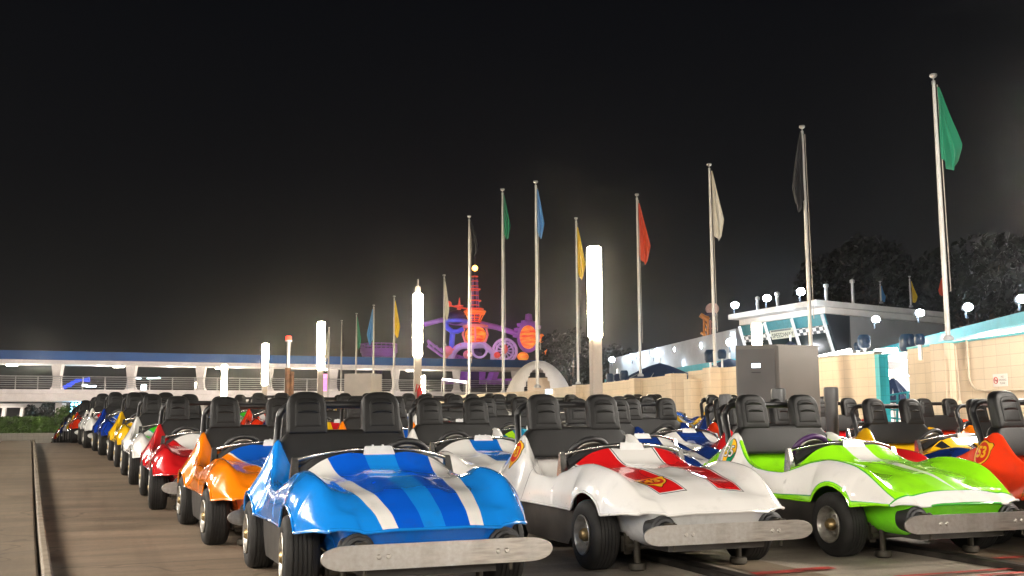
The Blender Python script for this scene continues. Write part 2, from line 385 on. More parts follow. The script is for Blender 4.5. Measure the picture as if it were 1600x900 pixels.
# ------------------------------------------------------------------ the car
WB = .75
def build_parts():
    P = {}
    zr = pchip([(-1.42, .54), (-1.25, .60), (-1.0, .672), (-.88, .73), (-.79, .795), (-.73, .812), (-.67, .80), (-.60, .735), (-.51, .65), (-.40, .59), (-.22, .55), (-.05, .537), (.08, .535), (.25, .575), (.45, .628), (.62, .645), (.8, .63), (1.0, .585), (1.15, .51), (1.28, .43), (1.36, .385)])
    yr = pchip([(-1.42, .40), (-1, .44), (-.72, .465), (-.5, .515), (-.2, .56), (.1, .56), (.35, .53), (.6, .505), (.9, .50), (1.2, .48), (1.36, .45)])
    yl = pchip([(-1.42, .50), (-1.15, .605), (-.75, .635), (-.45, .615), (0, .60), (.4, .61), (.75, .625), (1.0, .61), (1.15, .575), (1.28, .535), (1.36, .50)])
    zc = pchip([(-1.42, .50), (-1.2, .575), (-.95, .66), (-.84, .76), (-.83, .76)])
    zh = pchip([(.19, .728), (.24, .70), (.32, .652), (.42, .615), (.52, .602), (.62, .594), (.8, .565), (1.0, .535), (1.15, .487), (1.25, .451), (1.29, .426), (1.36, .378)])
    zf = pchip([(-.83, .68), (-.78, .62), (-.68, .53), (-.55, .475), (-.4, .455), (-.3, .44), (-.26, .40), (-.22, .26), (.15, .25), (.19, .27)])
    def zl(x):
        z = .352 if x < 1.0 else .352+.022*min(1, (x-1)/.25)
        for xc in (-WB, WB):
            d = abs(x-xc)
            if d < .275:
                zz = .205+math.sqrt(max(0, .275**2-d*d)); z = max(z, zz)
        return z
    xs = sorted(set([-1.42, -1.36, -1.3] + [round(-1.25+.05*i, 3) for i in range(52)] + [-.83, -.829, .19, .1905, .22, 1.27, 1.32, 1.34, 1.36] +
        [round(s*WB+q, 4) for s in (-1, 1) for q in (-.23, -.225, -.215, -.2, -.18, -.16, -.13, .13, .16, .18, .2, .215, .225, .23)]))
    K = 5
    def cr(p0, p1, p2, p3, t):
        return tuple(.5*((2*b_)+(-a+c)*t+(2*a-5*b_+4*c-d)*t*t+(-a+3*b_-3*c+d)*t**3) for a, b_, c, d in zip(p0, p1, p2, p3))
    def section(x):
        Y, Z, Yl, Zl = yr(x), zr(x), yl(x), zl(x)
        if x >= .1905:
            h = zh(x); k = min(1, max(0, (x-.35)/.15))*min(1, max(0, (1.3-x)/.4)); q = max(0, 1-abs(x-.2)/.22)
            c = [(0, h+.012*k), (.12, h+.014*k), (.20, h-.004*k), (.33, h-.010-.030*q), (Y-.085, h*.35+Z*.65-.02 if x < 1.25 else h), (Y, Z)]
        elif x <= -.83:
            h = zc(x); c = [(0, h), (.12, h), (.22, h), (.32, h), (Y-.045, max(h, Z-.03) if x > -1.3 else h), (Y, Z)]
        else:
            f = zf(x); f = min(f, Z-.02)
            c = [(0, f), (.15, f), (.30, f), (Y-.135, f+.012), (Y-.062, f*.30+Z*.70), (Y-.006, Z)]
        bz = min(1, max(0, (x+.5)/.5)); c.append((Yl*(.52+.10*bz)+Y*(.48-.10*bz)+.016*bz, Zl+(Z-Zl)*(.42+.06*bz))); c.append((Yl, Zl))
        pts = []
        for i in range(7):
            p0 = c[i-1] if i else (-c[1][0], c[1][1]); p3 = c[i+2] if i+2 < 8 else (2*c[7][0]-c[6][0], 2*c[7][1]-c[6][1])
            for j in range(K):
                pts.append((cr(p0, c[i], c[i+1], p3, j/K), (i+j/K)/7))
        pts.append((c[7], 1.0)); return pts
    bm = bmesh.new(); uvl = bm.loops.layers.uv.new('UVMap'); rowsV = []
    allx = xs
    for x in allx:
        s = section(x); full = [((-p[0], p[1]), v) for p, v in s[::-1]] + [(p, v) for p, v in s[1:]]
        row = []
        for (y, z), v in full:
            k = min(1, max(0, (x-.92)/.44)); k2 = min(1, max(0, (-x-1.0)/.42))
            xx = x - .10*k*(abs(y)/.50)**2.6 + .10*k2*(y/.5)**2
            row.append((bm.verts.new((xx, y, z)), (x+1.42)/2.78, v))
        rowsV.append(row)
    for i in range(len(rowsV)-1):
        for j in range(len(rowsV[0])-1):
            q = (rowsV[i][j], rowsV[i+1][j], rowsV[i+1][j+1], rowsV[i][j+1])
            f = bm.faces.new([a[0] for a in q])
            for l, a in zip(f.loops, q): l[uvl].uv = (a[1], a[2])
    bmesh.ops.recalc_face_normals(bm, faces=bm.faces)
    # make sure normals look up
    up = sum(f.normal.z for f in bm.faces)
    if up < 0: bmesh.ops.reverse_faces(bm, faces=bm.faces)
    # rolled lip: tube that follows the lower edge
    lipuv = []
    def lip(side):
        pts = [rowsV[i][0 if side < 0 else -1][0].co.copy() for i in range(len(rowsV))]
        return pts
    left = lip(-1); right = lip(1); nose = [v[0].co.copy() for v in rowsV[-1]]
    tail = [v[0].co.copy() for v in rowsV[0]]
    loop = left[:-1] + nose + right[::-1][1:] + tail[::-1][1:]
    lp = [p for i, p in enumerate(loop) if i == 0 or (p-loop[i-1]).length > .004]
    r = .0085; n = 7; rr = []
    for i, p in enumerate(lp):
        tg = (lp[(i+1) % len(lp)]-lp[i-1]).normalized(); u = tg.cross(Vector((0, 0, 1))); u.normalize(); v = tg.cross(u)
        rr.append([bm.verts.new(p+(u*math.cos(6.2832*j/n)+v*math.sin(6.2832*j/n))*r) for j in range(n)])
    for i in range(len(rr)):
        for j in range(n):
            f = bm.faces.new((rr[i-1][j], rr[i-1][(j+1) % n], rr[i][(j+1) % n], rr[i][j]))
            for l in f.loops: l[uvl].uv = (.5, .99)
    me = bpy.data.meshes.new('body'); bm.to_mesh(me); P['bvh'] = BVHTree.FromBMesh(bm); bm.free()
    me.shade_smooth(); me.set_sharp_from_angle(angle=R(48)); P['body'] = me
    # lower nose bowl
    m = MB(); rows = []
    for kz, (z, ins) in enumerate([(.375, .010), (.345, .03), (.26, .06), (.20, .10), (.165, .17), (.15, .26)]):
        row = []
        for j in range(49):
            a = -1+2*j/48; yy = a*(.495-ins*.9)
            xx = 1.36-ins-.10*(abs(yy)/.50)**2.6
            # wrap backwards at the corners
            c = max(0, abs(a)-.90)/.10; xx -= .50*c*c; yy = math.copysign(min(abs(yy), .485-ins*.9+.05*c), a)
            row.append(Vector((xx, yy, z)))
        rows.append(row)
    m.grid(rows); P['lower_nose'] = m.mesh('lower_nose', M['black_pl'], 60)
    # side skirt + floor pan
    m = MB()
    for s in (-1, 1): pass
    prof = [(-.50, .345), (.50, .345), (.47, .22), (.36, .115), (-.36, .115), (-.47, .22)]
    m.prism(prof, -.565, -.52, lambda x, y, z: (x, z, y)); P['side_skirt_r'] = m.mesh('side_skirt', M['skirt'], 30)
    m = MB(); m.prism(prof, .52, .565, lambda x, y, z: (x, z, y)); P['side_skirt_l'] = m.mesh('side_skirt', M['skirt'], 30)
    m = MB(); m.box((0, 0, .20), (1.8, .70, .13)); m.box((1.12, 0, .2), (.34, .66, .09)); m.box((-1.15, 0, .25), (.4, .8, .12))
    m.box((0, 0, .12), (1.2, .9, .03)); m.box((WB, 0, .36), (.62, .86, .07)); m.box((-WB, 0, .36), (.7, .86, .12))
    P['chassis'] = m.mesh('chassis', M['skirt'], 30)
    # steering gear below the nose
    m = MB(); m.tube([(.93, -.43, .15), (.93, .43, .15)], .018)
    for s in (-1, 1):
        m.box((.86, s*.40, .17), (.13, .09, .13), bev=.02); m.tube([(.95, s*.36, .05), (.95, s*.36, .25)], .02)
        m.lathe([(.001, .055), (.05, .055), (.055, .045), (.055, .02), (.04, .01), (.001, .01)], (.95, s*.36, 0), n=16)
    P['tie_rod'] = m.mesh('tie_rod', M['dirt'])
    # wheel
    m = MB(); w = .088
    prof = [(.115, -w+.012), (.135, -w+.004), (.165, -w-.002), (.192, -w+.004), (.207, -w+.016), (.214, -w+.035)]
    for k in (-.045, -.022, 0, .022, .045): prof += [(.2155, k-.009), (.2155, k-.003), (.2095, k-.001), (.2095, k+.001), (.2155, k+.003)]
    prof += [(.214, w-.035), (.207, w-.016), (.192, w-.004), (.165, w+.002), (.135, w-.004), (.115, w-.012), (.11, 0), (.115, -w+.012)]
    m.lathe(prof, axis='Y', n=40); P['wheel'] = m.mesh('wheel', M['rubber'], 32)
    m = MB()
    m.lathe([(.118, -w+.008), (.124, -w-.002), (.119, -w-.006), (.108, -w+.004), (.100, -w+.03), (.088, -w+.05), (.072, -w+.042), (.055, -w+.035), (.040, -w+.034), (.038, -w+.01)], axis='Y', n=32)
    for k in range(5):
        a = 2*math.pi*k/5; m.tube([(.06*math.cos(a), -w+.04, .06*math.sin(a)), (.06*math.cos(a), -w+.018, .06*math.sin(a))], .009, 6)
    P['rim'] = m.mesh('rim', M['rim'], 40)
    m = MB(); m.lathe([(.041, -w+.036), (.040, -w+.008), (.030, -w-.004), (.024, -w-.012), (.001, -w-.014)], axis='Y', n=18)
    P['hub'] = m.mesh('hub_cap', M['brass'], 40)
    # seat back: one padded bench, tilted
    def pad(m, outline, x0, th, bev, tilt, zb, cy=0):
        cx = sum(p[0] for p in outline)/len(outline); cz = sum(p[1] for p in outline)/len(outline)
        def ring(scale, x):
            out = []
            for (y, z) in outline:
                dy, dz = y-cx, z-cz; L = math.hypot(dy, dz); q = max(0, L-scale)/L
                yy, zz = cx+dy*q, cz+dz*q; out.append(Vector((x-(zz-zb)*tilt, yy, zz)))
            return out
        rows = [ring(bev, x0-th), ring(bev*.3, x0-th+bev*.3), ring(0, x0-th+bev), ring(0, x0-bev), ring(bev*.12, x0-bev*.5), ring(bev*.45, x0-bev*.14), ring(bev, x0), ring(bev*3, x0+.004)]
        m.grid(rows, True, True, True)
    def rr_outline(pts, r, n=5):
        out = []; N = len(pts)
        for i in range(N):
            p = Vector(pts[i]); a = (Vector(pts[i-1])-p); b_ = (Vector(pts[(i+1) % N])-p); rad = r[i] if isinstance(r, list) else r
            a = p+a.normalized()*min(rad, a.length*.49); b_ = p+b_.normalized()*min(rad, b_.length*.49)
            for j in range(n+1):
                t = j/n; out.append(tuple((1-t)**2*a+2*t*(1-t)*p+t*t*b_))
        return out
    m = MB(); ol = rr_outline([(-.455, .640), (.455, .640), (.45, .77), (.37, .875), (-.37, .875), (-.45, .77)], [.06, .06, .05, .07, .07, .05])
    pad(m, ol, -.70, .12, .03, .22, .65); P['seat_back'] = m.mesh('seat_back', M['seat'], 50)
    m = MB(); ol = rr_outline([(-.135, .845), (.135, .845), (.128, 1.13), (-.128, 1.13)], [.02, .02, .11, .11], 7)
    pad(m, ol, -.738, .095, .024, .22, .87)
    ol = rr_outline([(-.088, .895), (.088, .895), (.085, 1.085), (-.085, 1.085)], [.012, .012, .06, .06], 6)
    pad(m, ol, -.731, .03, .008, .22, .87)
    P['headrest'] = m.mesh('headrest', M['seat'], 50)
    m = MB()
    for zc_ in (.985, 1.045):
        lo = []; hi = []; N = 14
        rows = [[], [], [], []]
        for j in range(N+1):
            y = -.072+.144*j/N; a = 1-(y/.072)**2; zz = zc_+.006*a
            x = -.731-(zz-.87)*.22
            q = max(0, a)**.5; rows[0].append(Vector((x+.006, y, zz-.008*q))); rows[1].append(Vector((x+.008, y, zz))); rows[2].append(Vector((x+.009+.008*q, y, zz+.007*q))); rows[3].append(Vector((x+.004, y, zz+.015*q)))
        m.grid(rows)
    P['vent_slot'] = m.mesh('vent_slot', M['slot'], 60)  # raised crescents, painted black for the shade inside the recesses
    # roll bar
    m = MB(); pts = []
    x0 = -.93
    x0 = -.98
    pts = [(x0+.14, -.45, .62), (x0+.08, -.43, .80), (x0+.01, -.41, .95)]
    for j in range(7):
        a = math.pi/2*j/6; pts.append((x0, -.405+.10*(1-math.cos(a)), .96+.085*math.sin(a)))
    pts += [(x0, 0, 1.045)] + [(p[0], -p[1], p[2]) for p in pts[::-1]]
    m.tube(pts, .026, 12); P['roll_bar'] = m.mesh('roll_bar', M['tube'], 60)
    # windscreen rail
    m = MB(); N = 22
    arc = lambda y, dx=0, dz=0: (.17-.13*(abs(y)/.46)**2+dx, y, .752-.062*(abs(y)/.46)**2.2+dz)
    m.tube([arc(-.46+.92*j/N) for j in range(N+1)], .0135, 10); P['windscreen_rail'] = m.mesh('windscreen_rail', M['chrome'], 60)
    m = MB()
    rows = []
    for j in range(N+1):
        y = -.44+.88*j/N; a = arc(y); hz = P['bvh'].ray_cast(Vector((.215-.02*abs(y), y, 1.2)), Vector((0, 0, -1)))[0]; zz = hz.z if hz else .6
        rows.append([Vector((.205-.10*(y/.46)**2, y, zz+.004)), Vector((.190-.12*(y/.46)**2, y, min(a[2]-.012, zz+.035))), Vector((.160-.13*(y/.46)**2, y, min(a[2]-.016, zz+.035))), Vector((.15-.13*(y/.46)**2, y, zz-.05))])
    m.grid(rows); P['dash_trim'] = m.mesh('dash_trim', M['black_pl'], 50)
    def post(s):
        m = MB(); a = Vector(arc(.46*s)); q = []
        bt = [(a.x+.075, s*.445, .53), (a.x-.02, s*.445, .53), (a.x-.02, s*.50, .53), (a.x+.075, s*.50, .53)]
        tp = [(a.x+.018, s*.445, a.z+.016), (a.x-.018, s*.445, a.z+.016), (a.x-.018, s*.482, a.z+.016), (a.x+.018, s*.482, a.z+.016)]
        m.grid([[Vector(p) for p in bt], [Vector(p) for p in tp]], True, True, True); bmesh.ops.bevel(m.b, geom=list(m.b.edges), offset=.004, segments=2, affect='EDGES')
        return m.mesh('rail_post', M['chrome'], 40)
    P['post_r'] = post(-1); P['post_l'] = post(1)
    m = MB()
    rows = [[Vector((.150, y*.9, .742)), ] for y in (-.075, .075)]
    q = [[(.150, .755), (.165, .768), (.185, .764), (.205, .725), (.225, .682)]][0]
    rows = []
    for i, (x, z) in enumerate(q):
        hw = .060+.011*i; rows.append([Vector((x, -hw, z)), Vector((x, hw, z))])
    rows2 = [[p-Vector((.006, 0, .006)) for p in r_] for r_ in rows]
    m.grid(rows); m.grid(rows2); 
    for sy in (-.03, .03): m.tube([(.17, sy, .765), (.172, sy, .774)], .007, 8)
    P['rail_clamp'] = m.mesh('rail_clamp', M['clamp'], 40)
    # steering wheel (origin at its hub)
    m = MB(); T = Matrix.Rotation(R(-58), 4, 'Y')
    ring = [T @ Vector((.152*math.cos(2*math.pi*j/36), .152*math.sin(2*math.pi*j/36), 0)) for j in range(37)]
    m.tube(ring, .020, 10, False); P['steering_wheel'] = m.mesh('steering_wheel', M['black_pl'], 60)
    m = MB(); m.lathe([(.125, -.012), (.135, 0), (.12, .012), (.08, .02), (.05, .035), (.035, .045), (.001, .047)], n=28)
    m.tube([(0, 0, 0), (0, 0, -.22)], .02)
    for k in range(8):
        a = k*math.pi/4; m.tube([(.152*math.cos(a), .152*math.sin(a), .018), (.152*math.cos(a), .152*math.sin(a), .022)], .005, 6)
    bmesh.ops.transform(m.b, matrix=T, verts=m.b.verts); P['wheel_dish'] = m.mesh('wheel_dish', M['alu'], 40)
    # bumper
    m = MB(); ol = []
    L = .57; h = .057; N = 12
    for s in (1, -1):
        for j in range(N+1):
            a = math.pi/2-math.pi*j/N; ol.append((s*(L-.14+.14*max(0, math.cos(a))**.75), s*h*math.sin(a)))
    m.prism(ol, 0, .014, lambda y, z, x: (1.435+x, y, .268+z)); bmesh.ops.bevel(m.b, geom=[e_ for e_ in m.b.edges], offset=.002, segments=1, affect='EDGES')
    P['bumper'] = m.mesh('bumper', M['bumper'], 40)
    m = MB()
    m.lathe([(.001, .022), (.008, .022), (.013, .016), (.013, .012)], (1.433, 0, .268), axis='X', n=12)
    P['bumper_bolt'] = m.mesh('bolt', M['alu'], 40)
    def mount(s):
        m = MB(); c = (0, s*.37, .283)
        m.lathe([(.001, 1.2), (.078, 1.2), (.083, 1.24), (.078, 1.29), (.085, 1.295), (.085, 1.315), (.072, 1.32), (.070, 1.335), (.055, 1.34), (.045, 1.33), (.03, 1.345), (.001, 1.345)], c, axis='X', n=24)
        return m.mesh('bumper_mount', M['black_pl'], 30)
    P['mount_r'] = mount(-1); P['mount_l'] = mount(1)
    def arm(s):
        m = MB(); m.tube([(1.31, s*.37, .30), (1.39, s*.37, .30), (1.43, s*.37, .295)], [.022, .018, .02], 10); m.box((1.40, s*.37, .322), (.07, .05, .02), bev=.004)
        m.tube([(1.42, s*.36, .338), (1.42, s*.36, .175)], .009, 8); return m.mesh('bumper_arm', M['dirt'], 40)
    P['arm_r'] = arm(-1); P['arm_l'] = arm(1)
    return P
P = build_parts()
BODYM = {}; LOWM = {}
for k, mt in PAINTS.items():
    me = P['body'].copy(); me.materials.clear(); me.materials.append(mt); BODYM[k] = me
    me = P['lower_nose'].copy(); me.materials.clear(); me.materials.append(LOWER[k]); LOWM[k] = me
purple = P['steering_wheel'].copy(); purple.materials.clear(); purple.materials.append(simple('purple_grip', (.06, .02, .09), .45))
def link(name, me, parent, loc=None):
    o = bpy.data.objects.new(name, me); COL.objects.link(o); o.parent = parent
    if loc: o.location = loc
    return o
def make_car(scheme, x, y, th, label, side=1, far=False, wheelgrip=None):
    f = Vector((math.sin(th), -math.cos(th), 0)); c = Vector((x, y, 0)) + f*.85     # x, y: the spot below the headrests
    za = gz(c.x+f.x*WB, c.y+f.y*WB); zb = gz(c.x-f.x*WB, c.y-f.y*WB)
    root = empty('race_car', (c.x, c.y, (za+zb)/2), label, 'race car', 'small fibreglass race cars parked in rows')
    root.rotation_euler = (0, math.asin((zb-za)/(2*WB)), th-math.pi/2)
    bd = link('body', BODYM[scheme], root)
    steer = R(random.uniform(-5, 5)); link('lower_nose', LOWM[scheme], root); link('side_skirt', P['side_skirt_r'], root)
    for sx in (1, -1):
        for sy in (1, -1):
            w = link('wheel', P['wheel'], root, (sx*WB, sy*.55, .2155)); 
            w.rotation_euler = (0, 0, (math.pi if sy > 0 else 0) + (steer if sx > 0 else 0))
            r_ = link('rim', P['rim'], w)
            if not far: link('hub_cap', P['hub'], w)
    link('seat_back', P['seat_back'], root)
    for sy in (-.252, .252):
        h = link('headrest', P['headrest'], root, (0, sy, 0)); link('vent_slot', P['vent_slot'], h)
    link('roll_bar', P['roll_bar'], root); link('windscreen_rail', P['windscreen_rail'], root); link('rail_clamp', P['rail_clamp'], root)
    link('dash_trim', P['dash_trim'], root); link('rail_post', P['post_r'], root); link('rail_post', P['post_l'], root)
    st = link('steering_wheel', wheelgrip or P['steering_wheel'], root, (-.05, side*.22, .665)); link('wheel_dish', P['wheel_dish'], st)
    b_ = link('bumper', P['bumper'], root); 
    if not far:
        link('side_skirt', P['side_skirt_l'], root); [link('bolt', P['bumper_bolt'], b_, (0, yy, 0)) for yy in (-.30, -.255, .285, .33)]; link('tie_rod', P['tie_rod'], root)
    link('chassis', P['chassis'], root)
    link('bumper_mount', P['mount_r'], root); link('bumper_mount', P['mount_l'], root); link('bumper_arm', P['arm_r'], b_); link('bumper_arm', P['arm_l'], b_)
    return root, bd
# decals projected on the body
def text_bm(s, size, bold=.0):
    cu = bpy.data.curves.new('txt', 'FONT'); cu.body = s; cu.size = size; cu.align_x = 'CENTER'; cu.align_y = 'CENTER'; cu.offset = bold; cu.resolution_u = 3
    o = bpy.data.objects.new('txt', cu); COL.objects.link(o); bpy.context.view_layer.update()
    me = bpy.data.meshes.new_from_object(o.evaluated_get(bpy.context.evaluated_depsgraph_get())); bpy.data.objects.remove(o)
    bm = bmesh.new(); bm.from_mesh(me); return bm
def decal(bd, name, shape, mat, mode, cx, cz, lift, rot=0, label=None):
    """shape: bmesh in local 2D or polygon list; mode 'hood' projects down, 'side' projects onto the flank facing -y"""
    if isinstance(shape, bmesh.types.BMesh): bm = shape
    else:
        bm = bmesh.new(); n = len(shape); c = bm.verts.new((0, 0, 0)); ring = []
        for k in range(1, 7): ring.append([bm.verts.new((p[0]*k/6, p[1]*k/6, 0)) for p in shape])
        for i in range(n): bm.faces.new((c, ring[0][i], ring[0][(i+1) % n]))
        for k in range(5):
            for i in range(n): bm.faces.new((ring[k][i], ring[k+1][i], ring[k+1][(i+1) % n], ring[k][(i+1) % n]))
    if isinstance(shape, bmesh.types.BMesh): bmesh.ops.triangulate(bm, faces=bm.faces); bmesh.ops.subdivide_edges(bm, edges=[e_ for e_ in bm.edges if e_.calc_length() > .012], cuts=2, use_grid_fill=False)
    cr_, sr = math.cos(rot), math.sin(rot)
    for v in bm.verts:
        a, b_ = v.co.x*cr_-v.co.y*sr, v.co.x*sr+v.co.y*cr_
        if mode == 'hood':    # reader stands in front of the car: text right = -y?  (viewer right is +y), text up = -x
            o = Vector((cx-b_, cz+a, 1.5)); d = Vector((0, 0, -1))
        else:                 # seen from -y side: right = +x
            o = Vector((cx+a, -1.5, cz+b_)); d = Vector((0, 1, 0))
        h = P['bvh'].ray_cast(o, d)
        if h[0] is not None:
            nn = h[1] if h[1].dot(d) < 0 else -h[1]; v.co = h[0]+nn*lift
        else: v.co = o+d*1.0
    me = bpy.data.meshes.new(name); bm.to_mesh(me); bm.free(); me.materials.append(mat)
    o = bpy.data.objects.new(name, me); COL.objects.link(o); o.parent = bd
    if label: o['label'] = label
    return o
def circ(r, sx=1, sy=1, n=28): return [(r*sx*math.cos(2*math.pi*j/n), r*sy*math.sin(2*math.pi*j/n)) for j in range(n)]
def shield(r, n=40):
    out = []
    for j in range(n):
        a = 2*math.pi*j/n+math.pi/2; k = ((a-math.pi/2) % (2*math.pi/3))
        k = min(k, 2*math.pi/3-k); q = 1+.42*max(0, 1-k/.36)
        out.append((r*q*math.cos(a+math.pi), r*q*math.sin(a+math.pi)))
    return out
DY = plain('decal_yellow', (.85, .45, .02)); DR = plain('decal_red', (.62, .03, .015)); DK = plain('decal_dark', (.02, .012, .01)); DW = plain('decal_white', (.75, .73, .68)); DG = plain('decal_green', (.01, .22, .10)); DP = plain('decal_pale_green', (.25, .5, .25))
def emblem(bd, txt, mode, cx, cz, r, rot=0):
    decal(bd, 'emblem_edge', shield(r*1.06), DK, mode, cx, cz, .0015, rot)
    decal(bd, 'emblem', shield(r), DY, mode, cx, cz, .0025, rot); decal(bd, 'emblem_disc', circ(r*.86), DR, mode, cx, cz, .0035, rot)
    decal(bd, 'number', text_bm(txt, r*1.25, .004), DY, mode, cx, cz, .005, rot)

XY = lambda px, d: (at(px, 640, d).x, d)
cars = []
names = {'blue': 'blue', 'orange': 'orange', 'red': 'crimson', 'white_green': 'white', 'yellow_black': 'yellow', 'navy': 'navy blue', 'white_yellow': 'white', 'yellow': 'yellow', 'scarlet': 'scarlet', 'white_red': 'white', 'white_blue': 'white', 'navy_white': 'navy', 'teal_lime': 'teal', 'green': 'lime green', 'checker': 'yellow and black'}
ordn = ['first', 'second', 'third', 'fourth', 'fifth', 'sixth', 'seventh', 'eighth', 'ninth', 'tenth', 'eleventh', 'twelfth', 'thirteenth', 'fourteenth', 'fifteenth', 'sixteenth', 'seventeenth', 'eighteenth', 'nineteenth']
def lane(x0, y0, th, schemes, rowname, step=2.97, cyaw=None, first=0, specials={}, nudge={}):
    out = []
    d = Vector((-math.sin(th), math.cos(th)))
    for i, sc in enumerate(schemes):
        if sc is None: continue
        x = x0+d.x*step*i+nudge.get(i, (0, 0))[0]; y = y0+d.y*step*i+nudge.get(i, (0, 0))[1]
        ya = (cyaw if cyaw is not None else th) + R(random.uniform(-1.6, 1.6)) * (i > 0); x += random.uniform(-.05, .05)*(i > 1); y += random.uniform(-.08, .08)*(i > 1)
        lab = specials.get(i) or f'{names[sc]} race car, {ordn[i+first]} in the {rowname}'
        out.append(make_car(sc, x, y, ya, lab, side=(1 if (i % 3 == 0 and rowname.startswith('left')) else -1), far=i > 5))
    return out
x, y = XY(530, 7.22)
L1 = lane(x, y, R(25), ['blue', 'orange', 'red', 'white_green', 'yellow_black', 'navy', 'white_yellow', 'white_red', 'scarlet', 'yellow', 'white_yellow', 'navy', 'yellow', 'scarlet', 'white_red', 'orange', 'yellow', 'blue'], 'leftmost row', cyaw=R(24),
    specials={0: 'blue race car with white hood stripes, at the front of the leftmost row', 1: 'orange race car with a blue hood panel, right behind the blue one at the left', 2: 'crimson race car with a pale hood panel behind the orange one', 3: 'white race car with a green hood panel behind the crimson one'})
L1[0][0].rotation_euler.z = R(20.8)-math.pi/2; L1[0][0].rotation_euler.y = R(-1.0); L1[0][0].location.z += .012; L1[0][0].location.x -= .02
x, y = XY(892, 8.45)
L2 = lane(x, y, R(22), ['white_red', 'white_blue', 'orange', 'yellow', 'navy_white', 'scarlet', 'white_green', 'blue'], 'row led by white car 43', cyaw=R(20.6),
    specials={0: 'white race car with two red hood stripes and number 43', 1: 'white race car with a blue hood stripe between blue car and car 43'})
x, y = XY(1211, 9.0)
green_car = make_car('green', x, y, R(18.6), 'lime green and white race car numbered 35, right of the white car 43', -1, False, purple)
L3 = lane(XY(930, 11.8)[0], 11.8, R(21), ['navy_white', 'teal_lime', 'white_red', 'orange', 'yellow', 'navy'], 'row led by the lime green car', cyaw=R(22), first=1)
x, y = XY(1602, 8.25)
L4 = lane(x, y, R(22), ['scarlet', 'red', 'navy_white', 'yellow', 'white_blue', 'scarlet', 'navy'], 'row led by scarlet car 53', cyaw=R(22), nudge={1: (-.30, .1)},
    specials={0: 'scarlet race car numbered 53, cut off by the right edge', 1: 'crimson race car half hidden behind the lime green car'})
x, y = XY(1390, 11.7)
L5 = lane(x, y, R(22), ['checker', 'scarlet', 'navy', 'yellow', 'white_green'], 'row led by the chequered yellow car', cyaw=R(22),
    specials={0: 'yellow race car with black checks and navy fenders behind the lime green car'})
x, y = XY(1545, 13.2)
L6 = lane(x, y, R(22), ['orange', 'red', 'navy_white', 'yellow'], 'row one in from the beige wall', cyaw=R(22))
x, y = XY(1460, 16.3)
L7 = lane(x, y, R(22), ['scarlet', 'white_blue', 'yellow', 'navy'], 'row closest to the beige wall', cyaw=R(22))
# decals
b0 = L2[0][1]
emblem(b0, '43', 'hood', .93, -.235, .085, 0)
emblem(b0, '43', 'side', -.70, .685, .085, 0)
emblem(L4[0][1], '53', 'side', -.80, .665, .090, 0)
emblem(L5[1][1], '12', 'side', -.68, .69, .08, 0) if False else None
gb = green_car[1]
decal(gb, 'emblem_edge', circ(.097, .9, 1.12), DK, 'side', -.70, .66, .0015)
decal(gb, 'emblem', circ(.092, .9, 1.12), DY, 'side', -.70, .66, .0025)
for (a0, mt) in ((math.pi/2, DP), (-math.pi/2, DG)):
    pts = [(0, 0)]+[(.092*.9*math.cos(a0+math.pi/2*j/8), .092*1.12*math.sin(a0+math.pi/2*j/8)) for j in range(9)]
    cxm = sum(p[0] for p in pts)/len(pts); cym = sum(p[1] for p in pts)/len(pts)
    decal(gb, 'emblem_quarter', [(p[0]-cxm, p[1]-cym) for p in pts], mt, 'side', -.70+cxm, .66+cym, .0035)
decal(gb, 'number', text_bm('35', .125, .006), DK, 'side', -.70, .66, .0045); decal(gb, 'number_face', text_bm('35', .125, .001), DW, 'side', -.70, .66, .006)

# guide rails in the lanes
for i, car in enumerate((L2[0][0], green_car[0], L4[0][0], L1[0][0], L5[0][0])):
    o = car.location; r_ = ribbon((o.x, o.y, 0), 14, .11, M['rail'], 'guide_rail', 0, 6.5, thick=.045)
    tag(r_, ['dark steel guide rail under the white car numbered 43', 'dark steel guide rail under the lime green car', 'dark steel guide rail under the scarlet car numbered 53', 'dark steel guide rail under the blue striped car', 'dark steel guide rail under the chequered yellow car'][i], 'guide rail', 'guide rails of the lanes'); del r_['kind']
    if i < 3:
        q = ribbon((o.x+.42*PER.x, o.y+.42*PER.y, 0), 14, .34, M['slab'], 'path', .010, 6.5, label='grey strip of concrete beside a guide rail')
for (px, py, w, l) in ((1222, 889, .34, .10), (1280, 884, .26, .09), (1500, 890, .9, .05), (1585, 868, .5, .06), (1570, 893, .35, .06)):
    Y = EYE*F/(py-651); p = at(px, py, Y)
    o = ribbon((p.x, p.y, 0), l, w, M['redpaint'], 'road_marking', .016, 0, step=l/2, label='worn red paint mark on the concrete', th=TH)
# ------------------------------------------------------------------ block walls on the right
def wall_uv(me, sc=1):
    bm = bmesh.new(); bm.from_mesh(me); l = bm.loops.layers.uv.verify()
    for f in bm.faces:
        n = f.normal
        for lp in f.loops:
            c = lp.vert.co
            if abs(n.z) > .7: lp[l].uv = (c.x+c.y*.3, c.y)
            else:
                t = Vector((-n.y, n.x, 0)); t.normalize(); lp[l].uv = (c.dot(t), c.z)
    bm.to_mesh(me); bm.free()
def wall(a, b, ztop, thick, label, mat='block', zb=-1.6, name='block_wall', parent=None):
    a = Vector((a.x, a.y, 0)); b = Vector((b.x, b.y, 0)); d = (b-a).normalized(); n = Vector((-d.y, d.x, 0))
    if n.x < 0: n = -n            # thickness goes away from the cars (to +x)
    q = [(a.x, a.y), (b.x, b.y), (b.x+n.x*thick, b.y+n.y*thick), (a.x+n.x*thick, a.y+n.y*thick)]
    m = MB(); m.prism(q, zb, ztop); o = m.build(name, M[mat], parent, smooth=0); wall_uv(o.data)
    if not parent: tag(o, label, 'wall', 'beige block walls beside the lanes')
    return o
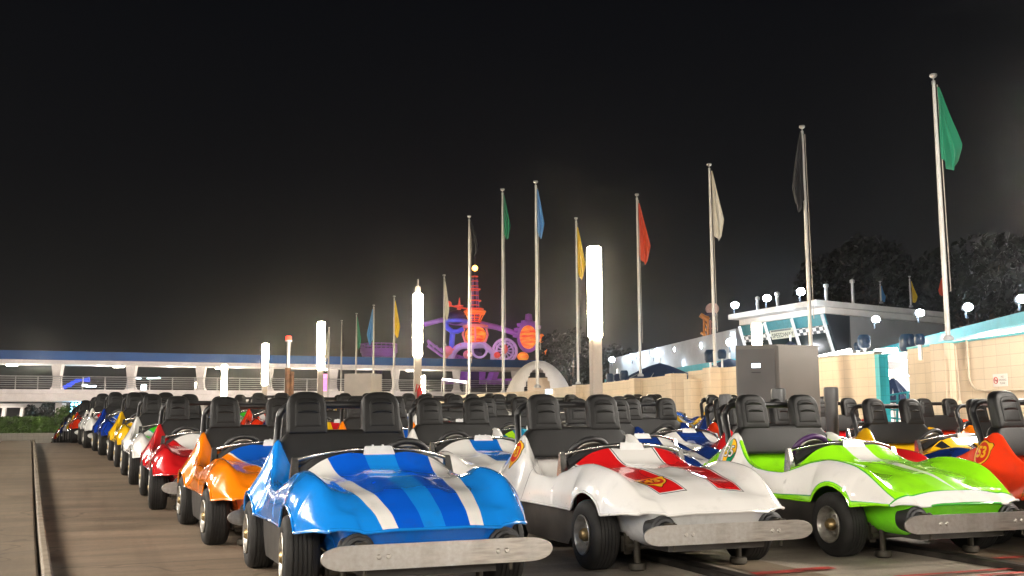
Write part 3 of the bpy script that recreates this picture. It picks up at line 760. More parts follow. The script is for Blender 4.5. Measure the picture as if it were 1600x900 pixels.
WT = EYE+1.43
def wp(px, py): return at(px, py, F*1.43/(655-py+(px-800)*-.0))
w0 = at(1700, 512, 16.2); w1 = at(1418, 546, 21.6); w2 = at(1366, 552, 22.8); w3 = at(1266, 560, 24.9)
n1 = wall(w0, w1, w1.z, .2, 'beige block wall at the right edge with the small no smoking sign')
pil = MB(); c = at(1470, 540, 20.1); pil.box((c.x+.1, c.y, .2), (.42, .42, 2*(w1.z-.2)+.01), Matrix.Rotation(R(14), 3, 'Z')); o = pil.build('pilaster', M['block'], n1, 0); wall_uv(o.data)
cap = MB(); cap.bar(Vector((w0.x+.1, w0.y, w1.z+.02)), Vector((w1.x+.1, w1.y, w1.z+.02)), .26, .04); cap.build('coping', M['teal'], n1)
n2 = wall(w2, w3, w2.z, .2, 'beige block wall ending in a turquoise jamb behind the chequered car')
cap = MB(); cap.bar(Vector((w2.x+.1, w2.y, w2.z+.02)), Vector((w3.x+.1, w3.y, w2.z+.02)), .26, .04); cap.build('coping', M['steel'], n2)
jm = MB(); a = Vector((w2.x, w2.y, 0)); dd = Vector((w1.x-w2.x, w1.y-w2.y, 0)).normalized(); nn = Vector((-dd.y, dd.x, 0)); nn = nn if nn.x > 0 else -nn
q = [a, a+dd*.17, a+dd*.17+nn*.22, a+nn*.22]; jm.prism([(p.x, p.y) for p in q], -1.6, w2.z-.03); o = jm.build('jamb', M['tealtile'], n2, 0); wall_uv(o.data)
# middle stretch
m0 = at(1262, 568, 25.2); m1 = at(1075, 582, 31.6); m2 = at(1042, 587, 33.5); m3 = at(960, 592, 38.6); m4 = at(850, 606, 48)
n3 = wall(m0, m1, at(1127, 576, 29.9).z, .2, 'beige block wall behind the grey cabinet')
px_ = MB(); 
for pxx, Y, w, dz in ((1062, 32.0, .5, -.05), (1090, 31.0, .42, -.25), (1122, 29.8, .45, .02)):
    c = at(pxx, 580, Y); px_.box((c.x-.12, c.y, (at(1127, 576, 29.9).z+dz)/2-.6), (w, .5, at(1127, 576, 29.9).z+dz+1.2), Matrix.Rotation(R(14), 3, 'Z'))
o = px_.build('buttress', M['block'], n3, 0); wall_uv(o.data)
n4 = wall(m2, m4, m2.z, .2, 'long beige block wall stepping away behind the white posts')
a = Vector((m2.x, m2.y, 0)); dd = Vector((m1.x-m2.x, m1.y-m2.y, 0)).normalized(); nn = Vector((-dd.y, dd.x, 0)); nn = nn if nn.x > 0 else -nn
jm = MB(); q = [a, a+dd*.28, a+dd*.28+nn*.25, a+nn*.25]; jm.prism([(p.x, p.y) for p in q], -1.6, m2.z-.03); o = jm.build('jamb', M['tealtile'], n4, 0); wall_uv(o.data)
pl = MB()
for pxx, Y, s in ((1000, 35.9, .5), (908, 42.5, .5)):
    c = at(pxx, 600, Y); pl.box((c.x-.05, c.y, m2.z/2-.79), (s, s, m2.z+1.6), Matrix.Rotation(R(14), 3, 'Z'))
o = pl.build('pilaster', M['block'], n4, 0); wall_uv(o.data)
e0 = at(857, 609, 30.5); e1 = at(660, 624, 40)
n5 = wall(Vector((e0.x, e0.y, 0)), Vector((e1.x, e1.y, 0)), e0.z, .2, 'low beige block wall in front of the white dome')
lt = MB(); c = at(852, 612, 30.3); lt.box((c.x+.1, c.y-.12, e0.z-.06), (.2, .05, .13)); lt.build('wall_light', emit('pale_blue_wall_light', (.6, .8, 1), 1.5), n5)
# wall fittings: conduit, sign
def conduit(pts, label, r=.022):
    m = MB(); m.tube(pts, r, 8); o = m.build('conduit_pipe', M['block'] if False else M['pipe'], None, 60); tag(o, label, 'pipe'); return o
M['pipe'] = simple('beige_painted_pipe', (.50, .42, .32), .5)
def onwall(px, py, off=.04):
    # point on the front plane of the right wall
    a = Vector((w0.x, w0.y, 0)); b = Vector((w1.x, w1.y, 0)); d = (b-a).normalized(); n = Vector((d.y, -d.x, 0)); n = n if n.x < 0 else -n
    r = (at(px, py, 10)-Vector((0, 0, EYE))); t = (a+n*off-Vector((0, 0, EYE))).dot(n)/r.dot(n); return Vector((0, 0, EYE))+r*t
conduit([onwall(*p) for p in ((1510, 532), (1512, 560), (1514, 590), (1518, 602), (1526, 609), (1540, 611), (1600, 609), (1660, 607))], 'beige pipe bending along the right block wall below the sign')
conduit([onwall(*p, off=.30) for p in ((1492, 540), (1496, 580), (1500, 628))], 'thin beige pipe running down beside the pilaster', .014)
cp = MB(); p = onwall(1498, 632, .33); cp.box(p, (.10, .08, .14), bev=.01); o = cp.build('junction_box', M['pipe']); tag(o, 'small beige junction box on the right wall pipe', 'junction box')
sg = onwall(1563, 594, .012); a = Vector((w0.x, w0.y, 0)); b = Vector((w1.x, w1.y, 0)); d = (a-b).normalized(); zz = Vector((0, 0, 1)); nrm = zz.cross(d); 
nrm = nrm if nrm.x < 0 else -nrm
SM = Matrix((d, zz, nrm)).transposed().to_4x4(); SM.translation = sg
m = MB(); m.box((0, 0, 0), (.42, .22, .008)); sgo = m.build('no_smoking_sign', M['white']); sgo.matrix_world = SM; tag(sgo, 'small white no smoking sign on the right block wall', 'sign')
m = MB(); ring = [(.055*math.cos(2*math.pi*j/24)-.12, .055*math.sin(2*math.pi*j/24), .008) for j in range(25)]; m.tube(ring, .007, 6, False); m.bar((-.158, .036, .008), (-.082, -.036, .008), .012, .004); m.build('red_ring', M['red'], sgo)
m = MB(); m.box((-.12, 0, .006), (.07, .014, .003)); m.build('cigarette', M['black_pl'], sgo)
for i, s in enumerate(('NO', 'SMOKING', 'PLEASE')):
    bm = text_bm(s, .05); me = bpy.data.meshes.new('sign_text'); bmesh.ops.translate(bm, vec=(.07, .055-.055*i, .0055), verts=bm.verts); bm.to_mesh(me); bm.free(); me.materials.append(M['black_pl']); link('sign_text', me, sgo)

# ------------------------------------------------------------------ lamp columns
def lamp_column(px, ytop, ybot, Y, w, label, light=True, capped=False, foot=None, mat='lamp', rz=.3):
    t = at(px, ytop, Y); bz = at(px, ybot, Y).z; g = gz(t.x, Y) if foot is None else foot
    root = empty('lamp_column', (t.x, Y, g), label, 'lamp post', 'tall square lamp columns', rz)
    H = t.z-g; hb = bz-g
    m = MB(); m.box((0, 0, hb/2), (w*.78, w*.78, hb), bev=.01); m.build('post', M['post'], root)
    m = MB(); m.box((-.0, 0, (H+hb)/2), (w*.62, w, H-hb), bev=w*.08); m.box((0, 0, (H+hb)/2+.02), (w, w*.62, (H-hb)-.04), bev=w*.08); m.build('lamp_tube', M[mat], root)
    if capped: m = MB(); m.box((0, 0, H+.12), (w*.5, w*.5, .24)); m.tube([(0, 0, H+.2), (0, 0, H+.5)], .02); m.build('cap', M['post'], root)
    return root
lamp_column(928, 386, 530, 24.5, .30, 'brightest tall lamp column, in front of the beige wall')
l2 = lamp_column(653, 459, 558, 36, .30, 'lamp column with a small cap and a red fire extinguisher on its post', capped=True)
lamp_column(502, 503, 578, 48, .32, 'lamp column left of the grey cabinet on the far platform')
lamp_column(415, 537, 602, 57, .32, 'lamp column between two bridge pillars, left of the red beacon')
lamp_column(351, 570, 622, 73, .36, 'thin lamp column second from the left in the far row')
lamp_column(308, 598, 634, 100, .42, 'small far lamp column, leftmost of the row')
lamp_column(661.5, 587, 634, 62, .20, 'small lamp column just right of the post with the extinguisher')
lamp_column(1182, 505, 575, 24, .21, 'lamp column rising behind the grey cabinet', mat='lampdim')
ex = MB(); c = at(656, 617, 35.6); ex.lathe([(.001, -.26), (.09, -.26), (.1, -.2), (.1, .16), (.05, .26), (.03, .30), (.001, .3)], (c.x, c.y, c.z), n=16); ex.tube([(c.x, c.y, c.z+.3), (c.x-.1, c.y, c.z+.36), (c.x-.14, c.y, c.z+.1)], .02, 6)
o = ex.build('fire_extinguisher', M['red']); tag(o, 'red fire extinguisher hanging on a lamp column', 'fire extinguisher')
# unseen columns added outside the frame as main light on cars and walls
M['lamp_added'] = emit('added_lamp_tube', (1, .92, .81), 112)
for i, (x, y) in enumerate(((-6.0, 3.2), (-10.5, 9.5), (-4.5, -5), (2.5, -7.5), (9.5, -4), (7.4, 6.4), (-13.5, 16.5), (7.5, 13.6))):
    g = gz(x, y); root = empty('lamp_column', (x, y, g), 'unseen lamp column added outside the frame to light the scene', 'lamp post', 'tall square lamp columns', .3)
    m = MB(); m.box((0, 0, 1.3), (.24, .24, 2.6)); m.build('post', M['post'], root); m = MB(); m.box((0, 0, 3.7), (.3, .3, 2.2)); m.build('lamp_tube', M['lamp_added'], root)

# ------------------------------------------------------------------ flag poles
FC = {'green': (.01, .25, .13), 'blue': (.08, .30, .62), 'yellow': (.78, .55, .01), 'red': (.68, .07, .015), 'white': (.72, .68, .58), 'black': (.012, .013, .018)}
FM = {}
for k, v in FC.items():
    t = NT(k + '_flag_cloth', .75); c = t.coord(); t.col(t.mix(t.noise(c, 6), tuple(q*.85 for q in v), v)); t.p.inputs['Sheen Weight'].default_value = .2
    tr = t.n('ShaderNodeBsdfTranslucent'); tr.inputs[0].default_value = (*v, 1); mx = t.n('ShaderNodeMixShader'); mx.inputs[0].default_value = .35
    out = t.t.nodes['Material Output']; t.t.links.new(t.p.outputs[0], mx.inputs[1]); t.t.links.new(tr.outputs[0], mx.inputs[2]); t.t.links.new(mx.outputs[0], out.inputs[0]); FM[k] = t.m
def flagpole(px, ytop, ybase, Y, colr, f0, f1, fw, label, r=.05, lean=0, foot=None):
    t = at(px, ytop, Y); b = at(px, ybase, Y).z if foot is None else foot
    root = empty('flagpole', (t.x, Y, b), label, 'flagpole', 'flagpoles standing in a row'); H = t.z-b
    m = MB(); m.tube([(0, 0, 0), (0, 0, H*.5), (0, 0, H-.12)], [r, r*.95, r*.62], 12); m.build('pole', M['pole'], root, 60)
    m = MB(); m.lathe([(.001, -.12), (.035, -.12), (.035, -.05), (.012, -.04), (.012, 0), (.05, .02), (.075, .05), (.07, .085), (.001, .10)], (0, 0, H-.06), n=14); m.build('finial', M['steel'], root)
    m = MB(); m.tube([(.09, -.03, H*.18), (.07, -.04, H*.6), (.05, -.04, H-.2)], .009, 5); m.build('halyard', M['post'], root)
    m = MB(); m.lathe([(r, 0), (r*2.2, .0), (r*2.2, .05), (r*1.5, .09), (r, .1)], n=14); m.build('base_collar', M['grey'], root)
    z0 = at(px, f0, Y).z-b; z1 = at(px, f1, Y).z-b; Wd = fw*Y/F; rnd = random.Random(int(px))
    rows = []; N = 18; Q = 15
    sgn = 1 if Wd > 0 else -1; Wd = abs(Wd)
    for i in range(N+1):
        s = i/N; w = Wd*(.10+.90*min(1, s/.78)**.9); row = []
        for j in range(Q+1):
            q = j/Q; zb_ = z1+(abs(q-.55)*.30*(z0-z1)); zz = z0-.10*q*(z0-z1)*0+(zb_-z0)*s - .02*math.sin(q*9)*s
            x = (q*w if s < .8 else q*w*(1-(s-.8)*1.2*q)) + r*.8; y = -.05-.07*math.sin(q*math.pi*4.3+px)*(.35+s)-.03*math.sin(s*6+q*3)
            row.append(Vector((sgn*x, y, zz)))
        rows.append(row)
    m = MB(); m.grid(rows); m.build('flag', FM[colr], root, 80)
    return root
wz = 0
flagpole(1458, 118, 532, 20.1, 'green', 138, 272, 32, 'tallest flagpole at the far right with a green flag', .048)
flagpole(1253, 198, 566, 25.3, 'black', 208, 334, -18, 'flagpole with a furled black flag behind the grey cabinet', .048)
flagpole(1108, 257, 577, 29.9, 'white', 268, 380, 18, 'flagpole with a white flag right of the small orange tower', .048)
flagpole(995, 304, 588, 36, 'red', 318, 416, 18, 'flagpole with the red flag', .048)
flagpole(900, 341, 600, 42.3, 'yellow', 355, 440, 12, 'flagpole with a yellow flag left of the brightest lamp column', .048)
flagpole(837, 284, 606, 31.5, 'blue', 296, 376, 11, 'flagpole with a bright blue flag above the dome', .048)
flagpole(785, 296, 615, 34, 'green', 305, 377, 11, 'flagpole with a green flag left of the bright blue flag', .046)
flagpole(733, 338, 619, 38, 'black', 344, 402, 14, 'flagpole with a thin black flag in front of the ride tower', .046)
flagpole(694, 430, 640, 50, 'white', 440, 502, 7, 'flagpole with a white flag right of the capped lamp column', .046)
flagpole(616, 463, 640, 58, 'yellow', 470, 530, 9, 'flagpole with a yellow flag above the grey cabinet', .046)
flagpole(584, 477, 640, 62, 'blue', 483, 541, -9, 'flagpole with a dull blue flag left of the yellow flag', .046)
flagpole(557, 490, 640, 67, 'green', 495, 548, 7, 'flagpole with a small green flag left of the dull blue flag', .046)
flagpole(534, 501, 640, 72, 'black', 507, 553, 5, 'flagpole with a small dark flag beside the green one', .046)
flagpole(514, 512, 640, 77, 'white', 518, 566, -5, 'smallest flagpole with a pale flag next to a lamp column', .06)
# small flags on the far roof
flagpole(1375, 440, 474, 55, 'blue', 447, 473, 6, 'short roof flagpole with a blue flag above the control building', .046)
flagpole(1421, 432, 480, 52, 'yellow', 440, 475, 8, 'short roof flagpole with a yellow flag above the control building', .046)
flagpole(1474, 425, 490, 50, 'red', 432, 464, -8, 'short roof flagpole with a red flag beside the tall pole', .06)

# ------------------------------------------------------------------ grey cabinet, bollards, boxes
root = empty('ticket_cabinet', at(1213, 680, 14), 'grey metal cabinet with a small lit screen behind the lime green car', 'cabinet')
c = at(1213, 540, 14); zt = c.z; root.location = (c.x, 14, 0.05)
L = at(1149, 545, 14.25); Rr = at(1278, 541, 14.35); a = Vector((0, 0, 0)); l = Vector((L.x-c.x, .25, 0)); r = Vector((Rr.x-c.x, .35, 0)); bk = l+r
H = zt-.05
m = MB(); m.prism([(a.x+.03, a.y+.01), (r.x, r.y), (bk.x, bk.y), (l.x, l.y)], 0, H); m.prism([(a.x+.0, a.y), (r.x+.008, r.y-.008), (bk.x, bk.y+.01), (l.x-.008, l.y-.004)], H+.001, H+.018); m.build('housing', M['cab_light'], root, 0)
dl = l.normalized(); nl = Vector((dl.y, -dl.x, 0)); nl = nl if nl.y < 0 else -nl
def face_box(cx, z, w, h, t, mat, name, bev=0):
    m = MB(); p = dl*cx+nl*t/2; m.box((p.x, p.y, z), (w, t, h), Matrix((dl, -nl, Vector((0, 0, 1)))).transposed(), bev); return m.build(name, mat, root)
Lw = l.length
face_box(Lw*.5, H*.66, Lw*.92, H*.64, .012, M['cab_dark'], 'upper_door', .003); face_box(Lw*.5, H*.27, Lw*.92, H*.10, .012, M['cab_dark'], 'drawer', .003); face_box(Lw*.5, H*.11, Lw*.92, H*.20, .012, M['cab_dark'], 'lower_door', .003)
face_box(Lw*.5, H*.86, .115, .055, .020, M['screen'], 'screen', .002); face_box(Lw*.5, H*.81, .12, .012, .022, M['slot'], 'screen_shelf')
face_box(Lw*.12, H*.62, .055, .13, .018, M['slot'], 'keyhole_plate'); face_box(Lw*.12, H*.62, .018, .09, .026, M['alu'], 'handle')
for q in (.80, .90):
    m = MB(); p = dl*(Lw*q)+nl*.014; rg = [(p.x+dl.x*.016*math.cos(t_/16*6.2832), p.y+dl.y*.016*math.cos(t_/16*6.2832), H*.575+.024*math.sin(t_/16*6.2832)) for t_ in range(17)]; m.tube(rg, .0025, 5, False); m.build('round_mark', M['alu'], root)
def bollard(px, ytop, Y, r, label):
    c = at(px, ytop, Y); g = gz(c.x, Y); root = empty('bollard', (c.x, Y, g), label, 'bollard', 'dark pipe bollards'); H = c.z-g
    m = MB(); m.lathe([(r, 0), (r, H-.14)], n=24); m.build('pipe', M['bollard'], root, 50)
    m = MB(); m.lathe([(r, H-.16), (r*1.16, H-.16), (r*1.16, H-.03), (r*1.10, H-.005), (r*.9, H), (.001, H+.004)], n=24); m.build('cap', M['bollard'], root, 40)
bollard(1133, 616, 12.9, .066, 'dark bollard left of the lime green car headrests'); bollard(1216, 607, 11.2, .066, 'dark bollard between the headrests of the lime green car'); bollard(1298, 605, 12.0, .07, 'dark bollard right of the grey cabinet')
c = at(566, 584, 30); root = empty('electrical_cabinet', (c.x, 30, gz(c.x, 30)), 'beige grey electrical cabinet behind the blue car headrests', 'cabinet'); H = c.z-gz(c.x, 30); w = 46*30/F
m = MB(); m.box((0, .2, H/2), (w, .7, H), Matrix.Rotation(R(-18), 3, 'Z')); m.build('housing', M['post'], root, 0)
Mz = Matrix.Rotation(R(-18), 3, 'Z'); m = MB(); p = Mz @ Vector((.12, -.35, 0)); m.box((p.x, p.y+.2, H*.62), (w*.6, .02, H*.6), Mz, .004); m.build('door', M['post'], root)
p = Mz @ Vector((-w/2, 0, 0)); m = MB(); m.box((p.x, p.y+.2, H*.6), (.02, .5, H*.6), Mz); m.box((p.x-.02, p.y+.2, H*.8), (.02, .05, .12), Mz); m.build('side_panel', M['cab_dark'], root)
# beacon
c = at(451, 525, 30); g = gz(c.x, 30); root = empty('beacon_post', (c.x, 30, g), 'silver and rust brown post with a red lens on top', 'beacon')
H = c.z-g; z2 = at(451, 575, 30).z-g; z1 = at(451, 534, 30).z-g
m = MB(); m.tube([(-.0, 0, 0), (0, 0, z2)], .085, 12); m.tube([(.11, .05, 0), (.11, .05, z2-.1)], .06, 12); m.build('lower_post', M['copper'], root, 50)
m = MB(); m.tube([(.0, 0, z2), (0, 0, z1)], .05, 12); m.lathe([(.05, z1), (.10, z1), (.10, z1+.04), (.03, z1+.05)], n=14); m.build('upper_post', M['steel'], root, 50)
m = MB(); m.lathe([(.085, z1+.05), (.085, H-.03), (.07, H), (.001, H)], n=14); m.build('red_lens', M['redlamp'], root, 50)

# ------------------------------------------------------------------ walkway bridge on the left
def BP(px, py):
    Y = 85+18*px/800; return at(px, py, Y)
def seg(px0, px1, y0, y1, name, mat, parent, depth=3.0, y0b=None, y1b=None, off=0):
    """slab between two pixel columns; y0, y1 = its top and bottom at px 0, converging with distance"""
    m = MB(); q = []
    for px in (px0, px1):
        Y = 85+18*px/800; top = at(0, y0, 85).z; bot = at(0, y1, 85).z; x = at(px, 600, Y).x
        q.append((Vector((x, Y+off, bot)), Vector((x, Y+off, top))))
    (a0, a1), (b0, b1) = q; D = Vector((-.2, 1, 0)).normalized()*depth
    m.grid([[a0, a1, a1+D, a0+D], [b0, b1, b1+D, b0+D]], True, True, True); return m.build(name, mat, parent, 0)
br = empty('footbridge', (at(0, 600, 85).x, 85, -1.3), 'long white covered footbridge with a blue roof edge behind the cars', 'bridge')
br_inv = br.matrix_world
def kid(o):
    o.parent = br; o.matrix_parent_inverse = Matrix.Translation(-br.location); return o
kid(seg(-200, 880, 548.5, 562, 'roof', M['bridgeblue'], None, 4.2, off=-.5)); kid(seg(-200, 880, 562.2, 568, 'soffit_beam', M['white'], None, 3.4))
kid(seg(-200, 880, 608.5, 615.5, 'deck_edge', M['white'], None, 3.6, off=-.25)); kid(seg(-200, 880, 615.7, 627, 'deck', M['white'], None, 3.6))
zt_, zb_ = at(0, 568, 85).z, at(0, 608.5, 85).z; zd = at(0, 627, 85).z
cols = [-36, 87, 203, 312, 418, 520, 617, 713, 805]
for i, px in enumerate(cols):
    Y = 85+18*px/800; x = at(px, 600, Y).x
    for dy in (0,):
        m = MB()
        m.grid([[Vector((x+s*w, Y+.0+dy+e_, z)) for s, e_ in ((-1, 0), (1, 0), (1, .6), (-1, .6))] for z, w in ((zb_-.02, .52), (zb_+.35, .30), (zt_-1.2, .26), (zt_, .42))], True, True, True)
        kid(m.build('pillar', M['white'], None, 0))
    m = MB(); m.box((x, Y+1.2, (zd-3.2)/2-.6), (.58, .8, zd+3.2+1.2-2+1.8)); kid(m.build('pier', M['white'], None, 0))
m = MB(); zr0, zr1 = at(0, 588, 85).z, at(0, 605, 85).z
for k in range(6):
    z = zr0+(zr1-zr0)*k/5; P0 = at(-200, 600, 80.5); P1 = at(880, 600, 104.8)
    m.tube([(P0.x, 80.5-.1, z), (P1.x, 104.8-.1, z)], .035 if k else .055, 6)
for i in range(len(cols)*3):
    px = -80+i*35; Y = 85+18*px/800; x = at(px, 600, Y).x; m.box((x, Y-.12, (zr0+zr1)/2-.05), (.07, .06, zr0-zr1+.2))
kid(m.build('railing', M['steel'], None))
for px in (6, 176, 338, 500, 640):
    Y = 85+18*px/800; x = at(px, 600, Y).x; m = MB(); m.box((x, Y+1.2, zt_+.30-.36), (.8, .35, .10)); kid(m.build('ceiling_lamp', emit('bridge_lamp', (1, .9, .75), 26) if 'bl' not in M else M['bl'], None))
def soft_light(name, loc, col, power, size=.5, parent=None):
    l = bpy.data.lights.new(name, 'POINT'); l.color = col; l.energy = power; l.shadow_soft_size = size; o = bpy.data.objects.new(name, l); COL.objects.link(o); o.location = loc; return o
# point lights under the bridge roof and out in front of its deck
for i, px in enumerate((30, 145, 257, 365, 469, 568, 665)):
    Y = 85+18*px/800; x = at(px, 600, Y).x
    soft_light('bridge_ceiling_light', (x, Y+1.2, zt_-.5), (1, .90, .82), 60, .2)
    soft_light('walkway_light', (x, Y-7, 3.4), (1, .86, .82), 190, .3)
tealb = MB(); a = at(560, 640, 75); b_ = at(860, 640, 75); tealb.box(((a.x+b_.x)/2, 75, at(600, 633, 75).z-.45), (b_.x-a.x, .3, 1.3)); o = tealb.build('teal_barrier', M['teal']); tag(o, 'low teal barrier below the footbridge', 'barrier')

# ------------------------------------------------------------------ left background: low wall, hedge, trees, building
m = MB(); a = at(-140, 678, 60); b_ = at(112, 678.5, 60); m.box(((a.x+b_.x)/2, 60.2, a.z/2-.8), (b_.x-a.x, .4, a.z+1.6)); o = m.build('low_wall', M['whitewall'], None, 0); wall_uv(o.data); tag(o, 'long low white tiled wall beyond the left lane', 'wall')
def leafcloud(m, pts_fn, n, s, rnd):
    for _ in range(n):
        p = pts_fn(rnd); u = Vector((rnd.gauss(0, 1), rnd.gauss(0, 1), rnd.gauss(0, 1))).normalized(); v = u.orthogonal().normalized(); k = s*rnd.uniform(.6, 1.4)
        w = u.cross(v); m.face([p-v*k, p-w*k*.45, p+v*k, p+w*k*.45])
rnd = random.Random(3)
def hedge(px0, px1, ytop, Y, depth, n, label, s=.09):
    a = at(px0, ytop, Y); b_ = at(px1, ytop, Y); zb0 = -1.3
    m = MB(); m.box(((a.x+b_.x)/2, Y+depth/2, (a.z+zb0)/2-.05), (b_.x-a.x-.25, depth-.2, a.z-zb0-.1)); 
    def fn(r):
        f = r.random(); x = r.uniform(a.x, b_.x); z = r.uniform(zb0+.8, a.z)
        if f < .6: return Vector((x, Y+r.uniform(-.05, .12), z))
        if f < .85: return Vector((x, Y+r.uniform(0, depth), a.z+r.gauss(0, .05)))
        return Vector((b_.x+r.uniform(-.12, .06), Y+r.uniform(0, depth), z))
    leafcloud(m, fn, n, s, rnd); o = m.build('hedge', M['leaf'], None, 0, False); tag(o, label, 'hedge'); return o
hedge(-140, 62, 655, 66, 4, 9000, 'clipped green hedge behind the white wall at the left', .11); hedge(62, 104, 669, 66.5, 3, 2500, 'low green shrubs right of the clipped hedge', .1)
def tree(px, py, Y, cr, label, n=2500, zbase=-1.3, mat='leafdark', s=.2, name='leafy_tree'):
    c = at(px, py, Y); root = empty(name, (c.x, Y, zbase), label, 'tree', 'trees in the background'); H = c.z-zbase
    m = MB(); m.tube([(0, 0, 0), (.1, 0, H*.5), (0, .1, H)], [cr*.09, cr*.07, cr*.03], 8); rr = random.Random(int(px*7))
    cl = []
    for i in range(9):
        a = rr.uniform(0, 6.28); q = Vector((cr*.62*math.cos(a)*rr.uniform(.3, 1), cr*.62*math.sin(a)*rr.uniform(.3, 1), H+rr.uniform(-.6, .55)*cr)); cl.append((q, cr*rr.uniform(.28, .5)))
        m.tube([(0, 0, H*.5), ((q*.5).x, (q*.5).y, (H*.5+q.z)/2), q], [cr*.05, cr*.03, .02], 5)
    m.build('trunk', M['bark'], root, 60)
    def fn(r):
        q, rad = r.choice(cl); d = Vector((r.gauss(0, 1), r.gauss(0, 1), r.gauss(0, .8))); return q+d.normalized()*rad*r.random()**.35
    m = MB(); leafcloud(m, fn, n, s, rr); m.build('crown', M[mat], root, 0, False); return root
tree(75, 648, 93, 1.6, 'small uplit tree behind the hedge left of the bridge pier', 2200, s=.14); tree(112, 648, 94, 1.8, 'uplit tree under the bridge beside the cyan light', 2000, s=.14); tree(140, 652, 95, 1.9, 'dark tree under the bridge at the end of the leftmost row', 1800, s=.14)
tree(58, 650, 92, 1.2, 'shrubby tree at the left edge of the pier', 1500, s=.14)
tree(105, 660, 69, 1.3, 'low bushy tree at the end of the hedge', 1500, s=.12, mat='leaf')
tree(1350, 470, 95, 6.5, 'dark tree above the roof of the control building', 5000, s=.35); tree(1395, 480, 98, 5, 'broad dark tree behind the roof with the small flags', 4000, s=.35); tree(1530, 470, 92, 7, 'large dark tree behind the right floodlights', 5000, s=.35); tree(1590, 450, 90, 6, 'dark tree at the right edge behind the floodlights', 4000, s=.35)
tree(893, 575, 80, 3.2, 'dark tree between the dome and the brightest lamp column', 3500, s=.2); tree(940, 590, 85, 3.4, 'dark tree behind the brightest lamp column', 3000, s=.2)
for px, py, Y in ((1375, 440, 82), (1560, 430, 80)): soft_light('tree_fill_light', at(px, py, Y), (1, .95, .8), 12, .5)  # added fill lights without fixtures, to brighten the dark trees
# cyan lit fountain-like light behind the trees
c = at(120, 641, 91)
m = MB(); rr = random.Random(2)
for i in range(26):
    p = Vector((c.x+rr.gauss(0, .45), 91, c.z+rr.uniform(-1.3, 1.2))); m.lathe([(.001, -.12), (.10, -.06), (.12, 0), (.1, .06), (.001, .12)], p, n=7)
o = m.build('light_cluster', emit('cyan_lamps', (.25, .75, 1), 7)); tag(o, 'cluster of cyan lights glowing behind the trees under the bridge', 'lights')
soft_light('cyan_glow', (c.x, 90.5, c.z+.2), (.3, .7, 1), 200, .3); soft_light('tree_uplight', (at(80, 660, 90).x, 89.5, -.6), (1, .85, .6), 120, .2); soft_light('hedge_light', (at(20, 660, 60).x, 62.5, 4.2), (1, .9, .7), 420, .3)
# small pavilion at far left
c = at(20, 640, 100); pv = empty('pavilion', (c.x, 100, -1.3), 'small white pavilion with slanted posts at the far left', 'pavilion')
pvz = at(0, 634, 100).z+1.3
m = MB(); m.box((0, 0, pvz), (7, 3, .35)); m.build('roof', M['white'], pv); m = MB()
for x in (-2.6, -1.1, .6, 2.2): m.bar((x, 0, 0), (x+.35, 0, pvz), .3)
m.build('posts', M['white'], pv); m = MB(); m.box((6.0, 1.5, pvz/2+.6), (3.4, 2, pvz+1.6)); m.build('wall', M['grey'], pv)
soft_light('pavilion_light', (c.x, 98, 1.2), (1, .9, .8), 150)
# lamp with two arms behind the bridge
def cross_lamp(px, py, Y, label, h):
    c = at(px, py, Y); root = empty('street_lamp', (c.x, Y, -1.3), label, 'street lamp'); H = c.z+1.3
    m = MB(); m.box((0, 0, H/2-.8), (.35, .35, H-1.7)); m.build('post', M['white'], root); m = MB(); m.box((0, 0, H-1.3), (.42, .42, h)); m.build('lamp_tube', emit('cool_tube', (.7, .95, 1), 6), root)
    for s in (-1, 1): m = MB(); m.bar((s*.4, 0, H-.05), (s*1.7, 0, H), .5, .14); m.build('arm_lamp', emit('cool_arm', (.7, .95, 1), 6), root)
cross_lamp(225, 590, 112, 'cool white street lamp with two arms seen through the bridge', 1.1)
m = MB(); c0 = at(98, 604, 125); c1 = at(138, 592, 125); 
for k in range(5): m.tube([at(97+k*3, 607-k, 125), at(112+k*2, 598-k, 125), at(125, 594, 125), at(140, 592+k*.7, 125)], .18, 6)
o = m.build('arched_canopy', emit('blue_neon_canopy', (.03, .10, .9), .9)); tag(o, 'blue glowing arched canopy seen through the bridge', 'canopy')
m = MB(); m.box(at(142, 603, 120), (1.1, .3, .22)); m.box(at(132, 602, 120), (.5, .3, .2)); o = m.build('far_lamp', emit('far_cool', (.75, .9, 1), 5)); tag(o, 'cool white lamp glowing beside the blue canopy', 'lamp')
m = MB(); c = at(507, 600, 118); m.box(c, (.5, .3, 2.2)); o = m.build('neon_sign', emit('pink_neon', (1, .18, .55), 1.6)); tag(o, 'vertical pink neon strip behind the bridge railing', 'neon light')
# tube lamp on a thin post by the bridge
c = at(716, 595, 60); root = empty('arm_lamp_post', (at(729, 640, 60).x, 60, -.9), 'thin post with a horizontal fluorescent lamp arm', 'lamp post'); q = c-root.location
m = MB(); m.tube([(0, 0, 0), (0, 0, q.z)], .05, 8); m.build('post', M['white'], root); m = MB(); m.bar(Vector((q.x-.9, 0, q.z+.1)), Vector((q.x+.45, 0, q.z-.08)), .12, .1); m.build('lamp_tube', emit('arm_tube', (1, .95, .85), 9), root)

